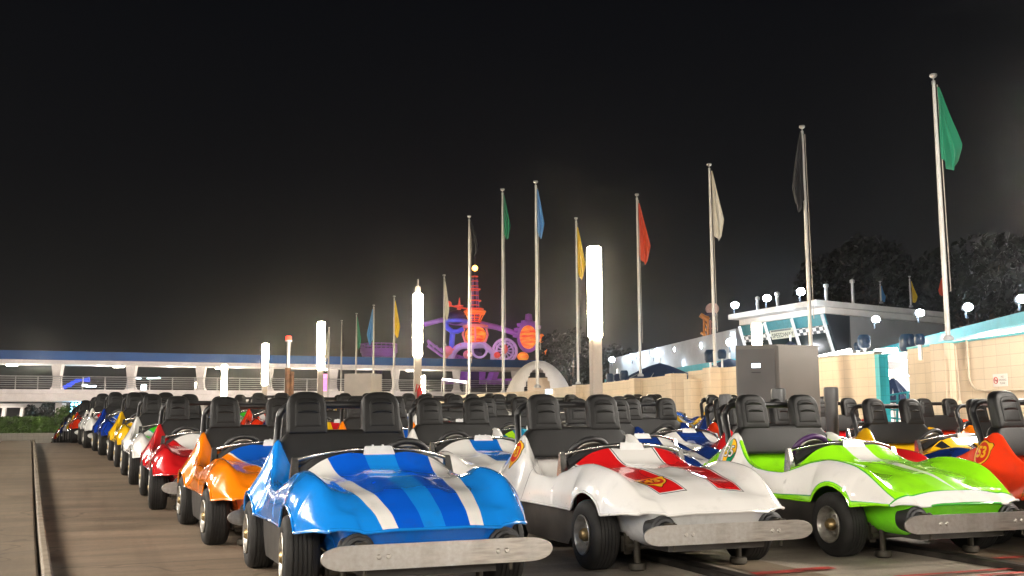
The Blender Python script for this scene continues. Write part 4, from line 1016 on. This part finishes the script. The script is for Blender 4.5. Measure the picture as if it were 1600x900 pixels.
# ------------------------------------------------------------------ white dome
c = at(842, 640, 58); root = empty('arched_shell', (c.x, 58, -1), 'white arched shell pavilion behind the low block wall', 'pavilion')
zt = at(842, 563, 58).z+1; hw = 62*58/F; zb = 1.2
def dome(m, R_, off, y0):
    N, K = 56, 18; P_ = {}
    def p(i, k):
        a = math.pi*i/N; b2 = math.pi/2*k/K      # a sweeps left-right, b2 sweeps front to top
        x = math.cos(a); z = math.sin(a)
        return Vector((R_*x, y0-R_*.75*math.sin(a)*math.cos(b2)*1.0+.0, zb+(zt-zb-off)*z*math.sin(b2)**.85))
    for i in range(N):
        for k in range(K):
            c4 = [p(i, k), p(i+1, k), p(i+1, k+1), p(i, k+1)]; c0 = sum(c4, Vector())/4
            ux = c0.x/R_; uz = (c0.z-zb)/(zt-zb)
            if ((ux+.03)/.46)**2+(uz/.90)**2 < 1: continue
            if uz < .34 and abs(ux-.66) < .13*(1-uz/.34): continue
            if uz < .30 and abs(ux+.68) < .12*(1-uz/.30): continue
            m.face(c4)
m = MB(); dome(m, hw, 0, .4); dome(m, hw*.965, .08, .4); bmesh.ops.remove_doubles(m.b, verts=m.b.verts, dist=.004); m.build('shell', M['white'], root, 50)
m = MB(); m.box((.35, .9, (zb+zt*.82)/2), (1.9, .6, zt*.82-zb)); m.build('core', M['block'], root); wall_uv(root.children[-1].data)
m = MB(); m.lathe([(.001, zb+.2), (1.3, zb+.2), (1.5, zb+.4), (1.2, zb+.05), (.001, zb)], (.3, -1.2, -.1), n=20); m.build('ring_counter', simple('blue_counter', (.03, .08, .35), .3), root)
soft_light('dome_light', (c.x-1.0, 57.6, 1.6), (1, .75, .5), 40, .2); soft_light('dome_glow', (c.x+1.5, 52, 3.6), (1, .9, .82), 420, .2)

# ------------------------------------------------------------------ planet ride far behind (generic)
RY = 135; K_ = RY/F
c = at(742, 606, RY); ride = empty('planet_ride', (c.x, RY, -1), 'glowing orange and violet carousel ride with a ringed tower and big planets', 'ride')
def rp_(px, py, dy=0): p = at(px, py, RY); return Vector((p.x-c.x, dy, p.z+1))
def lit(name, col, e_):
    m = simple(name, col, .45, 0, .3, .5); p = m.node_tree.nodes['Principled BSDF']; p.inputs['Emission Color'].default_value = (*col, 1); p.inputs['Emission Strength'].default_value = e_; return m  # adds faint emission in place of the coloured light falling on ride surfaces
neon = {'orange': lit('orange_lit', (1, .22, .03), 0.293), 'red': lit('red_lit', (.95, .10, .05), 0.195), 'violet': lit('violet_lit', (.36, .14, .48), .05), 'blue': lit('blue_lit', (.10, .13, .60), .10), 'pink': lit('pink_lit', (.85, .25, .22), .16), 'bulb': emit('amber_bulb', (1, .42, .05), 10), 'pale': lit('pale_lit', (.62, .50, .70), .10), 'dark': simple('dark_violet', (.05, .035, .09), .5)}  # ride materials; the lit ones carry that added emission
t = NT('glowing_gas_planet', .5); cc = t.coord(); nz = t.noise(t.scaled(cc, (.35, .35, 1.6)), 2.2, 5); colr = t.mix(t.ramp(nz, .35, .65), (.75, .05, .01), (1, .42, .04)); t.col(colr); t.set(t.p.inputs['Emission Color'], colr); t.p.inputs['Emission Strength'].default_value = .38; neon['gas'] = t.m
def sph(m, c, r, sz=1, n=24): m.lathe([(max(.001, r*math.sin(math.pi*i/14)), -r*sz*math.cos(math.pi*i/14)) for i in range(15)], c, n=n)
def ring_t(m, c, r, tr, axis='Z', n=28, sx=1):
    pts = []
    for j in range(n+1):
        a = 2*math.pi*j/n; pts.append(c+(Vector((r*sx*math.cos(a), r*math.sin(a), 0)) if axis == 'Z' else Vector((r*sx*math.cos(a), 0, r*math.sin(a)))))
    m.tube(pts, tr, 7, False)
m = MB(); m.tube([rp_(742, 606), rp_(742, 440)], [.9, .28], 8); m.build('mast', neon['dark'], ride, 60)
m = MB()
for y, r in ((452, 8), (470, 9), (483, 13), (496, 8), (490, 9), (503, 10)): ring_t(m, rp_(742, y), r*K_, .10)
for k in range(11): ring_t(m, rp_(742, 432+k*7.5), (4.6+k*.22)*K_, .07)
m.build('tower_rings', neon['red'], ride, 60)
m = MB()
for k in range(6): a = k*math.pi/3; m.tube([rp_(742, 500)+Vector((.55*math.cos(a), .55*math.sin(a), 0)), rp_(742, 436)+Vector((.33*math.cos(a), .33*math.sin(a), 0))], .06, 5)
m.build('lattice', neon['violet'], ride, 60)
m = MB()
for y, r in ((487, 16), (490, 14.5)): ring_t(m, rp_(742, y), r*K_, .14)
for k in range(8): a = k*math.pi/4; m.tube([rp_(742, 502)+Vector((.7*math.cos(a), .7*math.sin(a), 0)), rp_(742, 487)+Vector((16*K_*math.cos(a), 16*K_*math.sin(a), 0))], .07, 5)
m.build('gallery', neon['orange'], ride, 60)
m = MB(); sph(m, rp_(742, 419), .36, n=14); m.build('bulb', neon['bulb'], ride, 60); m = MB(); m.tube([rp_(742, 440), rp_(742, 401)], .08, 6); m.build('spike', neon['dark'], ride)
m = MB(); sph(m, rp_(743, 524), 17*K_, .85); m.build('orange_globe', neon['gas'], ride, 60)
m = MB(); m.lathe([(18*K_, 0), (20.5*K_, .05), (20*K_, .28), (14*K_, .4)], rp_(743, 512), n=28)
for a in (-1, 1): pts = [rp_(743+a*x, y, -1.0) for x, y in ((17, 514), (19.5, 524), (16, 534), (8, 540))]; m.tube(pts, .16, 6)
m.tube([rp_(743, 513, -1.45), rp_(743.5, 524, -1.55), rp_(743, 535, -1.35)], .13, 6); m.build('globe_frame', neon['pink'], ride, 60)
m = MB(); pts = [rp_(663, 507), rp_(690, 500), rp_(708, 504), rp_(740, 507)]; m.tube(pts, .32, 8); m.build('left_arm', neon['violet'], ride, 60)
m = MB(); pts = [rp_(750, 506), rp_(775, 511), rp_(800, 519), rp_(814, 525)]; m.tube(pts, [.4, .36, .34, .3], 8); m.build('right_arm', neon['pink'] if False else neon['violet'], ride, 60)
m = MB(); sph(m, rp_(713, 497, -1), 15.5*K_, .72); m.build('dark_globe', neon['dark'], ride, 60)
m = MB(); ring_t(m, rp_(713, 503, -1), 16*K_, .25); pts = [rp_(697, 506, -1), rp_(700, 514, -1.6), rp_(708, 520, -2), (rp_(716, 520, -2)), rp_(724, 516, -1.7)]; m.tube(pts, .32, 8); m.tube([rp_(708, 520, -1), rp_(706, 545, -1)], .36, 8); m.build('globe_cradle', neon['blue'], ride, 60)
m = MB(); m.tube([rp_(700, 477), rp_(738, 484)], .12, 6); sph(m, rp_(701, 475), 5*K_, n=12); m.tube([rp_(717, 484), rp_(718, 465)], [.3, .05], 6); ring_t(m, rp_(717, 478), .5, .08); m.build('small_satellite', neon['red'], ride, 60)
# big ringed planet on the right
T = rp_(825, 529, -2)
m = MB(); rows = []
def disc(m, c, rx, rz, th, n=40, inner=0):
    def e_(sx, sz, y): return [c+Vector((sx*math.cos(2*math.pi*j/n), y, sz*math.sin(2*math.pi*j/n))) for j in range(n)]
    m.grid([e_(rx*inner, rz*inner, -th), e_(rx, rz, -th), e_(rx*1.03, rz*1.03, 0), e_(rx, rz, th), e_(rx*inner, rz*inner, th)] + ([e_(rx*inner, rz*inner, -th)] if inner else []), True, not inner, not inner)
disc(m, T, 17*K_, 23.5*K_, .6, inner=.78); m.build('planet_ring', neon['violet'], ride, 60)
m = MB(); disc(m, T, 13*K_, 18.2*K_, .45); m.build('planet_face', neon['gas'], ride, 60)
m = MB()
for a in range(7): an = R(40+a*22); m.lathe([(.001, -.3), (.45, -.2), (.5, .2), (.001, .3)], T+Vector((18.5*K_*math.cos(an), .6, 25*K_*math.sin(an))), n=8)
m.lathe([(.001, -.5), (.5, -.2), (.4, .5), (.001, .6)], rp_(826, 497), n=8); m.build('ring_pods', neon['violet'], ride, 60)
for a_ in ((847, 527, 2, 5, 1.5), (852, 548, 2, 4, 1.8), (817, 558, -1, 9, .8)): m = MB(); sph(m, rp_(*a_[:3]), a_[3]*K_, a_[4], 16); m.build('side_globe', neon['gas'], ride, 60)
# arches and wheels below
m = MB(); 
def arcp(cx, cy, r, a0, a1, ry=1, n=14): return [rp_(cx+r*math.cos(R(a0+(a1-a0)*i/n)), cy-r*ry*math.sin(R(a0+(a1-a0)*i/n)), -1) for i in range(n+1)]
m.tube(arcp(727, 566, 22, 178, 55, 1.15), .42, 8); m.tube([rp_(735, 541, -1), rp_(757, 540, -1), rp_(771, 552, -1), rp_(771, 568, -1)], .42, 8); m.build('arched_legs', neon['pale'], ride, 60)
m = MB(); sph(m, rp_(701, 549, -1.5), 7.5*K_, 1, 16); sph(m, rp_(731, 555, -1.5), 6.5*K_, 1, 16); m.tube([rp_(695, 557, -1), rp_(722, 540, -1)], .4, 6); m.build('pink_globes', neon['pink'], ride, 60)
m = MB(); ring_t(m, rp_(789, 549, -1), 18*K_, .2, 'Y'); ring_t(m, rp_(789, 549, -1), 13*K_, .16, 'Y'); ring_t(m, rp_(750, 549, -2), 11*K_, .16, 'Y')
for k in range(6): a = R(30*k); m.tube([rp_(789-17*math.cos(a), 549-17*math.sin(a), -1), rp_(789+17*math.cos(a), 549+17*math.sin(a), -1)], .09, 5)
m.build('spoked_wheel', neon['pale'], ride, 60)
m = MB(); sph(m, rp_(777, 556, -1.5), 5*K_, 1, 14); sph(m, rp_(789, 547, -2), 4.5*K_, 1.6, 14); m.build('wheel_globes', neon['red'], ride, 60)
m = MB(); m.box(rp_(742, 560), (20*K_, 2, 18*K_)); m.build('core', neon['dark'], ride)
m = MB(); m.tube([rp_(668, 540), rp_(690, 556), rp_(730, 565)], .2, 6); m.tube([rp_(668, 532), rp_(690, 549), rp_(735, 562)], .2, 6)
for k in range(9): m.tube([rp_(668+k*7, 532+k*3.8), rp_(671+k*7, 541+k*3.2)], .12, 5)
m.build('sloping_truss', neon['violet'], ride)
m = MB(); sph(m, rp_(742, 585), 3.5*K_, 2, 12); m.build('base_flame', neon['orange'], ride, 60); m = MB()
for x0, x1 in ((715, 722), (731, 735), (752, 750), (776, 766)): m.tube([rp_(x0, 570), rp_(x1, 600)], .7, 6)
m.tube([rp_(690, 596), rp_(800, 596)], .4, 6); m.build('base_struts', neon['violet'], ride)
for px, py, dy, col_, pw in ((742, 520, -7, (1, .30, .10), 150), (705, 520, -6, (.28, .2, 1), 330), (790, 525, -7, (.75, .15, .9), 220), (742, 480, -4, (1, .25, .12), 70), (825, 545, -8, (.9, .2, .45), 130), (660, 530, -5, (.3, .2, 1), 160), (770, 560, -7, (.55, .6, 1), 70)): soft_light('ride_light', at(px, py, RY)+Vector((0, dy, 0)), col_, pw*.65, .4)
# purple platform left of it
pt = empty('observation_platform', at(575, 560, 140), 'violet lit round platform with a railing behind the flags', 'platform'); o0 = pt.location.copy()
def pp(px, py): return at(px, py, 140)-o0
m = MB(); m.lathe([(.001, 0), (29*140/F, 0), (29*140/F, .5), (26*140/F, -.6), (.001, -.7)], pp(592, 551), n=30); m.build('floor', neon['violet'], pt, 40)
m = MB()
for z in (538, 543, 547): ring_t(m, pp(592, z), 28*140/F, .07)
for k in range(24): a = k*math.pi/12; q = pp(592, 550)+Vector((2.37*math.cos(a), 2.37*math.sin(a), 0)); m.tube([q, q+Vector((0, 0, 1.1))], .05, 5)
m.build('railing', neon['violet'], pt); m = MB(); m.tube([pp(592, 552), pp(592, 640)], .5, 8); m.build('column', neon['dark'], pt)
# second small tower
tw = empty('rocket_tower', at(1106, 560, 110), 'small rust orange lattice tower with a pale disc, behind the right roofs', 'tower'); o1 = tw.location.copy()
def tp(px, py, dy=0): return at(px, py, 110)-o1+Vector((0, dy, 0))
m = MB()
for a in (1100, 1106): m.tube([tp(a, 575), tp(a, 494)], .13, 6)
for k in range(9): m.tube([tp(1100, 494+k*9), tp(1106, 501+k*9)], .09, 5)
m.tube([tp(1094, 492), tp(1107, 500)], .28, 6); m.tube([tp(1095, 520), tp(1102, 523)], .15, 6); m.build('lattice', simple('orange_steel', (.55, .21, .02), .5), tw)
m = MB()
for a in (1110, 1117): m.tube([tp(a, 575), tp(a, 500)], .09, 6)
for k in range(7): m.tube([tp(1108, 503+k*10), tp(1119, 503+k*10)], .06, 5)
m.build('ladder', simple('rose_steel', (.5, .25, .22), .5), tw)
m = MB(); disc(m, tp(1112, 483, -.3), 10*110/F, 9*110/F, .25); m.build('disc', simple('pale_rose', (.6, .42, .40), .5), tw, 60); m = MB(); m.lathe([(.001, 0), (11*110/F, .05), (10*110/F, .25), (.001, .3)], tp(1111, 493), n=20); m.build('saucer', neon['dark'], tw, 50)
soft_light('tower_light', at(1100, 520, 104), (1, .7, .45), 350)

# ------------------------------------------------------------------ right background: queue roofs, control building, floodlights
def quad_slab(pts, th, name, mat, parent=None, up=True):
    m = MB(); lo = [Vector(p) for p in pts]; m.grid([lo, [p+Vector((0, 0, th)) for p in lo]], True, True, True); return m.build(name, mat, parent, 0)
# long grey roof with the small floods
a0, a1 = at(952, 571, 78), at(1150, 528, 52)
root = empty('long_roof', (a0.x, a0.y, -1), 'long low grey roof carrying a row of floodlights', 'roof'); inv = Matrix.Translation(-root.location)
def kd(o, r): o.parent = r; o.matrix_parent_inverse = Matrix.Translation(-r.location); return o
zA = at(952, 561, 78).z; zB = at(1100, 536, 56).z
b0_, b1_ = at(952, 590, 78), at(1160, 556, 52)
kd(quad_slab([(a0.x, 78, zA-1.5), (a1.x, 52, zA-1.5), (a1.x+6, 53, zA-1.5), (a0.x+6, 80, zA-1.5)], 1.5, 'roof_parapet', M['grey']), root)
kd(quad_slab([(a0.x-.4, 77.6, zA-2.0), (a1.x-.4, 51.6, zA-2.0), (a1.x+6, 53, zA-2.0), (a0.x+6, 80, zA-2.0)], .48, 'teal_fascia', M['teal']), root)
kd(quad_slab([(a0.x+.4, 78, zA-2.1), (a1.x+.4, 52.5, zA-2.1), (a1.x+6, 53, zA-2.1), (a0.x+6, 80, zA-2.1)], .06, 'lit_ceiling', M['panelwhite']), root)
m = MB(); m.box(((a0.x+a1.x)/2+5.5, 67, .5), (.3, 30, 5), Matrix.Rotation(R(-17), 3, 'Z')); kd(m.build('back_wall', M['white'], None), root)
for k in range(6):
    q = k/5; x = a0.x+(a1.x-a0.x)*q+.3; y = 78-26*q; m = MB(); m.box((x, y, zA/2-1), (.22, .22, zA)); kd(m.build('post', M['white'], None), root)
for q in (.1, .3, .5, .7, .9): soft_light('queue_light', (a0.x+(a1.x-a0.x)*q+2.5, 78-26*q, zA-2.6), (1, .95, .9), 260, .3)
def flood(px, py, Y, r, label, down=None, power=0):
    c = at(px, py, Y); root = empty('floodlight', c, label, 'floodlight', 'floodlights on the roofs')
    m = MB(); m.box((0, .12, 0), (r*1.7, .2, r*1.4), bev=.03); m.tube([(0, .15, -r*.5), (0, .15, -r*2.4)], .03, 6); m.build('housing', M['darkroof'], root)
    m = MB(); disc(m, Vector((0, -.03, 0)), r, r*.85, .03, 20); m.build('lens', M['flood'], root)
    if power: soft_light('flood_beam', c+Vector((0, -1.6, -.9)), (.75, .88, 1), power, r)
    return root
fl = [(956, 562, 77, 'smallest floodlight, leftmost on the long grey roof'), (988, 557, 73, 'second floodlight from the left on the long grey roof'), (1022, 552, 69, 'third floodlight from the left on the long grey roof'), (1058, 546, 65, 'fourth floodlight from the left on the long grey roof'), (1099, 540, 60, 'fifth floodlight on the grey roof, below the small orange tower'), (1141, 535, 55, 'floodlight just left of the grey cabinet top')]
for px, py, Y, lb in fl: flood(px, py, Y*.955, .19 if px < 1050 else .2, lb, power=18)
# control building with slanted glass
Y0, Y1 = 62, 42
cb = empty('control_building', at(1300, 560, 40), 'white control building with slanted dark windows and a flat overhanging roof', 'building')
def C(px, py, Y): return at(px, py, Y)
tl, tr, br_, = C(1140, 492, 58), C(1276, 468, 45), C(1470, 483, 52)
zt = C(1276, 468, 38).z
def PX(px, Y, z): p = at(px, 500, Y); return Vector((p.x, Y, z))
roofpts = [PX(1138, 43.5, zt-.20), PX(1276, 38, zt-.20), PX(1480, 43, zt-.20), PX(1400, 50, zt-.20)]
kd(quad_slab(roofpts, .20, 'roof', M['white']), cb)
fpts = [PX(1155, 43.6, zt-.43), PX(1290, 38.6, zt-.43), PX(1478, 43.4, zt-.43), PX(1400, 49, zt-.43)]
kd(quad_slab(fpts, .22, 'fascia', M['white']), cb)
# slanted glazing: top edge under the fascia, bottom edge leaning inward to the right
def gl(q, z, lean=0):
    return PX(1157, 43.8, z).lerp(PX(1287, 38.8, z), q)+Vector((lean, 0, 0))
zg0 = zt-.44; zg1 = zt-3.2
def panel(q0, q1, za, zb, mat, name, off=0):
    f = lambda z: (zg0-z)/(zg0-zg1)*.72
    m = MB(); pts = [gl(q0, za, f(za)), gl(q1, za, f(za)), gl(q1, zb, f(zb)), gl(q0, zb, f(zb))]; n = (pts[1]-pts[0]).cross(pts[3]-pts[0]).normalized(); n = n if n.y < 0 else -n
    pts = [p+n*off for p in pts]; m.grid([pts, [p-n*.06 for p in pts]], True, True, True); return kd(m.build(name, mat, None, 0), cb), n, pts
M['tealglass'] = simple('teal_blind', (.02, .22, .27), .4)
panel(0, 1, zg0, zg0-.40, M['tealglass'], 'blind', .0); panel(0, 1, zg0-.41, zg1, M['glass'], 'window_glass', 0)
# chequered band and name
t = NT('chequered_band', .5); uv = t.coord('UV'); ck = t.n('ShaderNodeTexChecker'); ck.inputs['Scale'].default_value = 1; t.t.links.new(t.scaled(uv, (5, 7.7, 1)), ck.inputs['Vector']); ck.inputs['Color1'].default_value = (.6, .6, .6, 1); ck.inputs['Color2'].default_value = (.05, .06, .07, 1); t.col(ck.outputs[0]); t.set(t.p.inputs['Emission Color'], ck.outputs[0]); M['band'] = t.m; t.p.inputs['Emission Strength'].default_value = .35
def bandz(q): return zg0-.85-.15*(1-q)
for q0, q1 in ((0, .36), (.66, 1)):
    o, n, pts = panel(q0, q1, zg0-.42, zg0-.68, M['band'], 'chequered_band', .05); wall_uv(o.data)
o, n, pts = panel(.36, .66, zg0-.34, zg0-.70, emit('sign_board', (.42, .43, .36), .5), 'sign_board', .06)
bm = text_bm('SPEEDWAY', 1.0, .01); me = bpy.data.meshes.new('sign_text'); 
xs_ = [v.co.x for v in bm.verts]; wdt = max(xs_)-min(xs_)
ux = (pts[1]-pts[0]); Lx = ux.length; ux = ux.normalized(); uz = (pts[0]-pts[3]).normalized(); cen = sum(pts, Vector())/4+n*.03
for v in bm.verts: v.co = cen+ux*(v.co.x/wdt*Lx*.86)+uz*(v.co.y*.25-.05)+n*0
bm.to_mesh(me); bm.free(); me.materials.append(simple('sign_letters', (.05, .07, .06), .5)); kd(link('sign_text', me, None), cb)
m = MB(); m.bar(cen-ux*Lx*.42+uz*.15, cen+ux*Lx*.36+uz*.15, .02, .07); kd(m.build('sign_line', simple('sign_line_grey', (.15, .17, .17), .5), None), cb)
for q in (0, .33, .66, 1.0):
    f0 = gl(q, zg0, 0); f1 = gl(q, zg1, .72); m = MB(); m.bar(f0+n*.08, f1+n*.08, .10); kd(m.build('mullion', M['steel'], None), cb)
m = MB(); m.bar(gl(.5, zg0-1.75, .48)+n*.07, gl(1, zg0-1.75, .48)+n*.07, .08); kd(m.build('transom', M['steel'], None), cb)
# body behind the glass and the plain flank
kd(quad_slab([PX(1300, 40.4, zg1), PX(1320, 40.6, zg1), PX(1330, 48, zg1), PX(1215, 48, zg1)], zg0-zg1, 'interior', M['darkroof']), cb)
kd(quad_slab([PX(1328, 39.8, -1), PX(1474, 43.8, -1), PX(1400, 49, -1), PX(1340, 48, -1)], zg0+1, 'flank_wall', M['grey']), cb)
m = MB(); p = PX(1291, 38.8, 0); q = PX(1328, 39.7, 0); m.grid([[Vector((p.x, p.y, zg0)), Vector((q.x, q.y, zg0)), Vector((q.x, q.y, zg1)), Vector((p.x+.72, p.y, zg1))], [Vector((p.x, p.y+.3, zg0)), Vector((q.x, q.y+.3, zg0)), Vector((q.x, q.y+.3, zg1)), Vector((p.x+.72, p.y+.3, zg1))]], True, True, True); kd(m.build('side_glass', M['darkroof'], None, 0), cb)
for px, py, Y in ((1184, 478, 42), (1215, 471, 41), (1291, 459, 38.8), (1332, 452, 40)):
    c = at(px, py, Y); m = MB(); m.tube([(c.x, c.y, zt-.2), (c.x, c.y, c.z+.25)], .06, 6); m.lathe([(.001, .2), (.1, .25), (.1, .35), (.001, .4)], (c.x, c.y, c.z), n=8); kd(m.build('vent_pipe', M['steel'], None), cb)
for px, py, Y, lb in ((1148, 477, 43, 'floodlight at the left corner of the control building roof'), (1198, 466, 41.3, 'middle floodlight on the control building roof'), (1251, 456, 39.3, 'floodlight on the control building roof beside the black flag pole')): flood(px, py, Y, .15, lb, power=22)
for px, py, Y, lb in ((1368, 499, 36, 'floodlight below the small blue flag'), (1437, 489, 33, 'floodlight below the small yellow flag'), (1512, 480, 30, 'floodlight right of the tall green flag pole'), (1596, 467, 28, 'floodlight cut off by the right edge')): flood(px, py, Y, .125, lb, power=24)
# near queue canopy on the right with turquoise edge and lit ceiling
zq = at(1600, 497, 24).z; cn = empty('queue_canopy', at(1500, 520, 27), 'turquoise edged canopy with a brightly lit ceiling behind the right wall', 'canopy')
cq = [PX(1315, 44, zq), PX(1700, 22, zq), PX(1990, 30, zq), PX(1480, 52, zq)]
kd(quad_slab(cq, .28, 'roof_edge', M['teal']), cn)
cq2 = [p+Vector((.25, .3, -.06)) for p in cq]; kd(quad_slab(cq2, .05, 'lit_ceiling', M['panelwhite']), cn)
for q in (.1, .35, .6, .85):
    p = cq[0].lerp(cq[1], q)+Vector((1.4, .6, -.25)); m = MB(); m.box(p, (.16, 1.8, .08), Matrix.Rotation(R(60), 3, 'Z')); kd(m.build('ceiling_tube', M['tubewhite'], None), cn); soft_light('canopy_light', p+Vector((0, 0, -.4)), (1, .95, .92), 170, .25)
for q in (.05, .5, .95): p = cq[0].lerp(cq[1], q)+Vector((.5, .3, 0)); m = MB(); m.box((p.x, p.y, zq/2), (.2, .2, zq)); kd(m.build('post', M['teal'], None), cn)
m = MB(); p0, p1 = PX(1420, 50, 0), PX(1760, 28, 0); m.grid([[Vector((p0.x, p0.y, -1)), Vector((p0.x, p0.y, zq-.1))], [Vector((p1.x, p1.y, -1)), Vector((p1.x, p1.y, zq-.1))]]); kd(m.build('back_wall', M['white'], None), cn)
for (p0, p1, Y, lb) in (((1276, 561), (1330, 549), 27, 'slanting fluorescent tube above the beige wall beside the grey cabinet'), ((1371, 550), (1402, 548), 26, 'fluorescent tube lamp over the gap between the beige walls')):
    a = at(*p0, Y); b_ = at(*p1, Y); m = MB(); m.bar(a, b_, .10, .10); m.bar(a+Vector((0, .12, .06)), b_+Vector((0, .12, .06)), .2, .04); root = empty('tube_lamp', a, lb, 'lamp'); kd(m.build('lamp_tube', M['tubewhite'], None), root)
# navy umbrellas
def umbrella(px, py, Y, w, label, h=.55):
    c = at(px, py, Y); root = empty('umbrella', (c.x, Y, c.z-3), label, 'umbrella', 'navy umbrellas over the queue'); r = w*Y/F; m = MB(); n = 8; top = Vector((0, 0, 3)); rows = []
    for k in range(5):
        q = k/4; row = []
        for j in range(32):
            a = 2*math.pi*j/32; sc = 1-.10*abs(math.sin(a*4))*q; row.append(Vector((r*q*sc*math.cos(a), r*q*sc*math.sin(a), 3-h*q**1.3-(.04*q*abs(math.sin(a*4))))))
        rows.append(row)
    rows.append([p+Vector((0, 0, -.18)) for p in rows[-1]])
    m.grid(rows, True); m.build('canopy', M['navy'], root, 30); m = MB(); m.tube([(0, 0, 0), (0, 0, 3.2)], .035, 8); m.build('pole', M['steel'], root)
    m = MB()
    for j in range(8): a = 2*math.pi*j/8+.39; m.tube([(0, 0, 2.97), (r*.96*math.cos(a), r*.96*math.sin(a), 3-h-.02)], .02, 4)
    m.build('ribs', M['steel'], root)
umbrella(1031, 567, 44, 56, 'navy umbrella above the middle block wall', .62); umbrella(1140, 560, 40, 46, 'navy umbrella left of the grey cabinet', .5); umbrella(1235, 532, 36, 30, 'navy umbrella standing in for a reflection in the slanted windows', .7)  # the one before the windows stands in for a blue reflection in them
umbrella(1395, 590, 30, 26, 'navy umbrella seen through the gap in the walls', .5); umbrella(965, 583, 50, 22, 'navy umbrella at the left end of the long roof', .5)
# white structure and lit room seen through the gaps
root = empty('queue_building', at(1400, 640, 33), 'white lit building seen through the turquoise gap', 'building')
m = MB(); p = at(1392, 620, 34); m.box((p.x+.4, 34.5, .4), (4.2, .2, 3.6)); kd(m.build('wall', M['white'], None), root)
m = MB(); p = at(1406, 608, 33.8); m.box(p, (.8, .06, .6)); kd(m.build('window', M['grey'], None), root)
m = MB(); p = at(1395, 583, 33); m.box(p, (2.4, .25, .2)); kd(m.build('lamp', M['tubewhite'], None), root); soft_light('gap_light', at(1392, 600, 31), (1, .95, .9), 120, .2)
root = empty('far_queue_building', at(1058, 640, 46), 'white lit wall seen through the middle gap', 'building')
m = MB(); p = at(1058, 610, 47); m.box((p.x+.3, 47, 1.0), (3, .2, 4)); kd(m.build('wall', M['white'], None), root); soft_light('gap_light', at(1056, 600, 43), (.95, .95, 1), 160, .2)
m = MB(); p = at(1068, 650, 38); m.box((p.x, 38, .9), (.08, .08, 2.2)); kd(m.build('post', M['white'], None), root)
# teal railing in the right gap
m = MB()
for y0, y1 in ((618, 612), (628, 624), (640, 641), (652, 657)): m.tube([at(1386, y0, 25.5), at(1424, y1, 25.5)], .025, 6)
for px in (1388, 1402, 1418): m.tube([at(px, 614, 25.5), at(px, 690, 25.5)], .03, 6)
o = m.build('railing', M['teal']); tag(o, 'teal pipe railing inside the gap in the beige wall', 'railing')
# rocket shaped queue machinery above the walls (dark blue rounded shapes)
def pod(px, py, Y, r, label):
    r *= .62; c = at(px, py, Y); root = empty('spotlight_cluster', c, label, 'spotlight')
    m = MB(); m.lathe([(.001, -r*1.1), (r*.8, -r*1.1), (r, -r*.6), (r, r*.5), (r*.7, r), (.001, r)], n=16); m.build('body', simple('blue_pod', (.012, .04, .09), .35), root, 50)
    m = MB(); ring_t(m, Vector((0, -r*1.12, 0)), r*.45, r*.08, 'Y'); m.build('hoop', M['navy'], root, 60); m = MB(); m.tube([(0, 0, -r), (0, 0, -r*4)], .04, 6); m.build('post', M['steel'], root)
pod(1350, 533, 27, .26, 'dark blue speaker pod above the beige wall left of the tall flagpole'); pod(1340, 541, 28, .16, 'small dark pod beside the blue speaker pod'); pod(1418, 535, 24, .30, 'rounded dark pod at the gap in the wall'); pod(1437, 530, 20.1, .16, 'small teal pod at the base of the tall flagpole')
pod(1110, 556, 38, .35, 'dark blue pod left of the white flag pole base'); pod(1128, 553, 37, .25, 'small blue pod beside the white flag pole'); pod(975, 586, 44, .3, 'blue pod behind the wall beside the red flag pole'); pod(928+25, 590, 46, .28, 'blue pod right of the brightest lamp column')
# light over the beige walls so that they read as in the place: wall lamps of the canopy side
for px, py, Y in ((1560, 500, 17), (1330, 530, 22), (1180, 560, 26)):
    pass

# ------------------------------------------------------------------ humid night air: it carries the glow round the lamps
hm = bpy.data.materials.new('humid_air'); hm.use_nodes = True; nt = hm.node_tree
for n in list(nt.nodes):
    if n.type == 'BSDF_PRINCIPLED': nt.nodes.remove(n)
pv_ = nt.nodes.new('ShaderNodeVolumePrincipled'); pv_.inputs['Color'].default_value = (.95, .95, .95, 1); pv_.inputs['Density'].default_value = .00038; pv_.inputs['Anisotropy'].default_value = .94
nt.links.new(pv_.outputs[0], nt.nodes['Material Output'].inputs['Volume'])
m = MB(); m.box((0, 190, 20), (720, 440, 44)); o = m.build('haze', hm, None, 0); o['kind'] = 'stuff'; o['label'] = 'thin humid night air round the lamps'
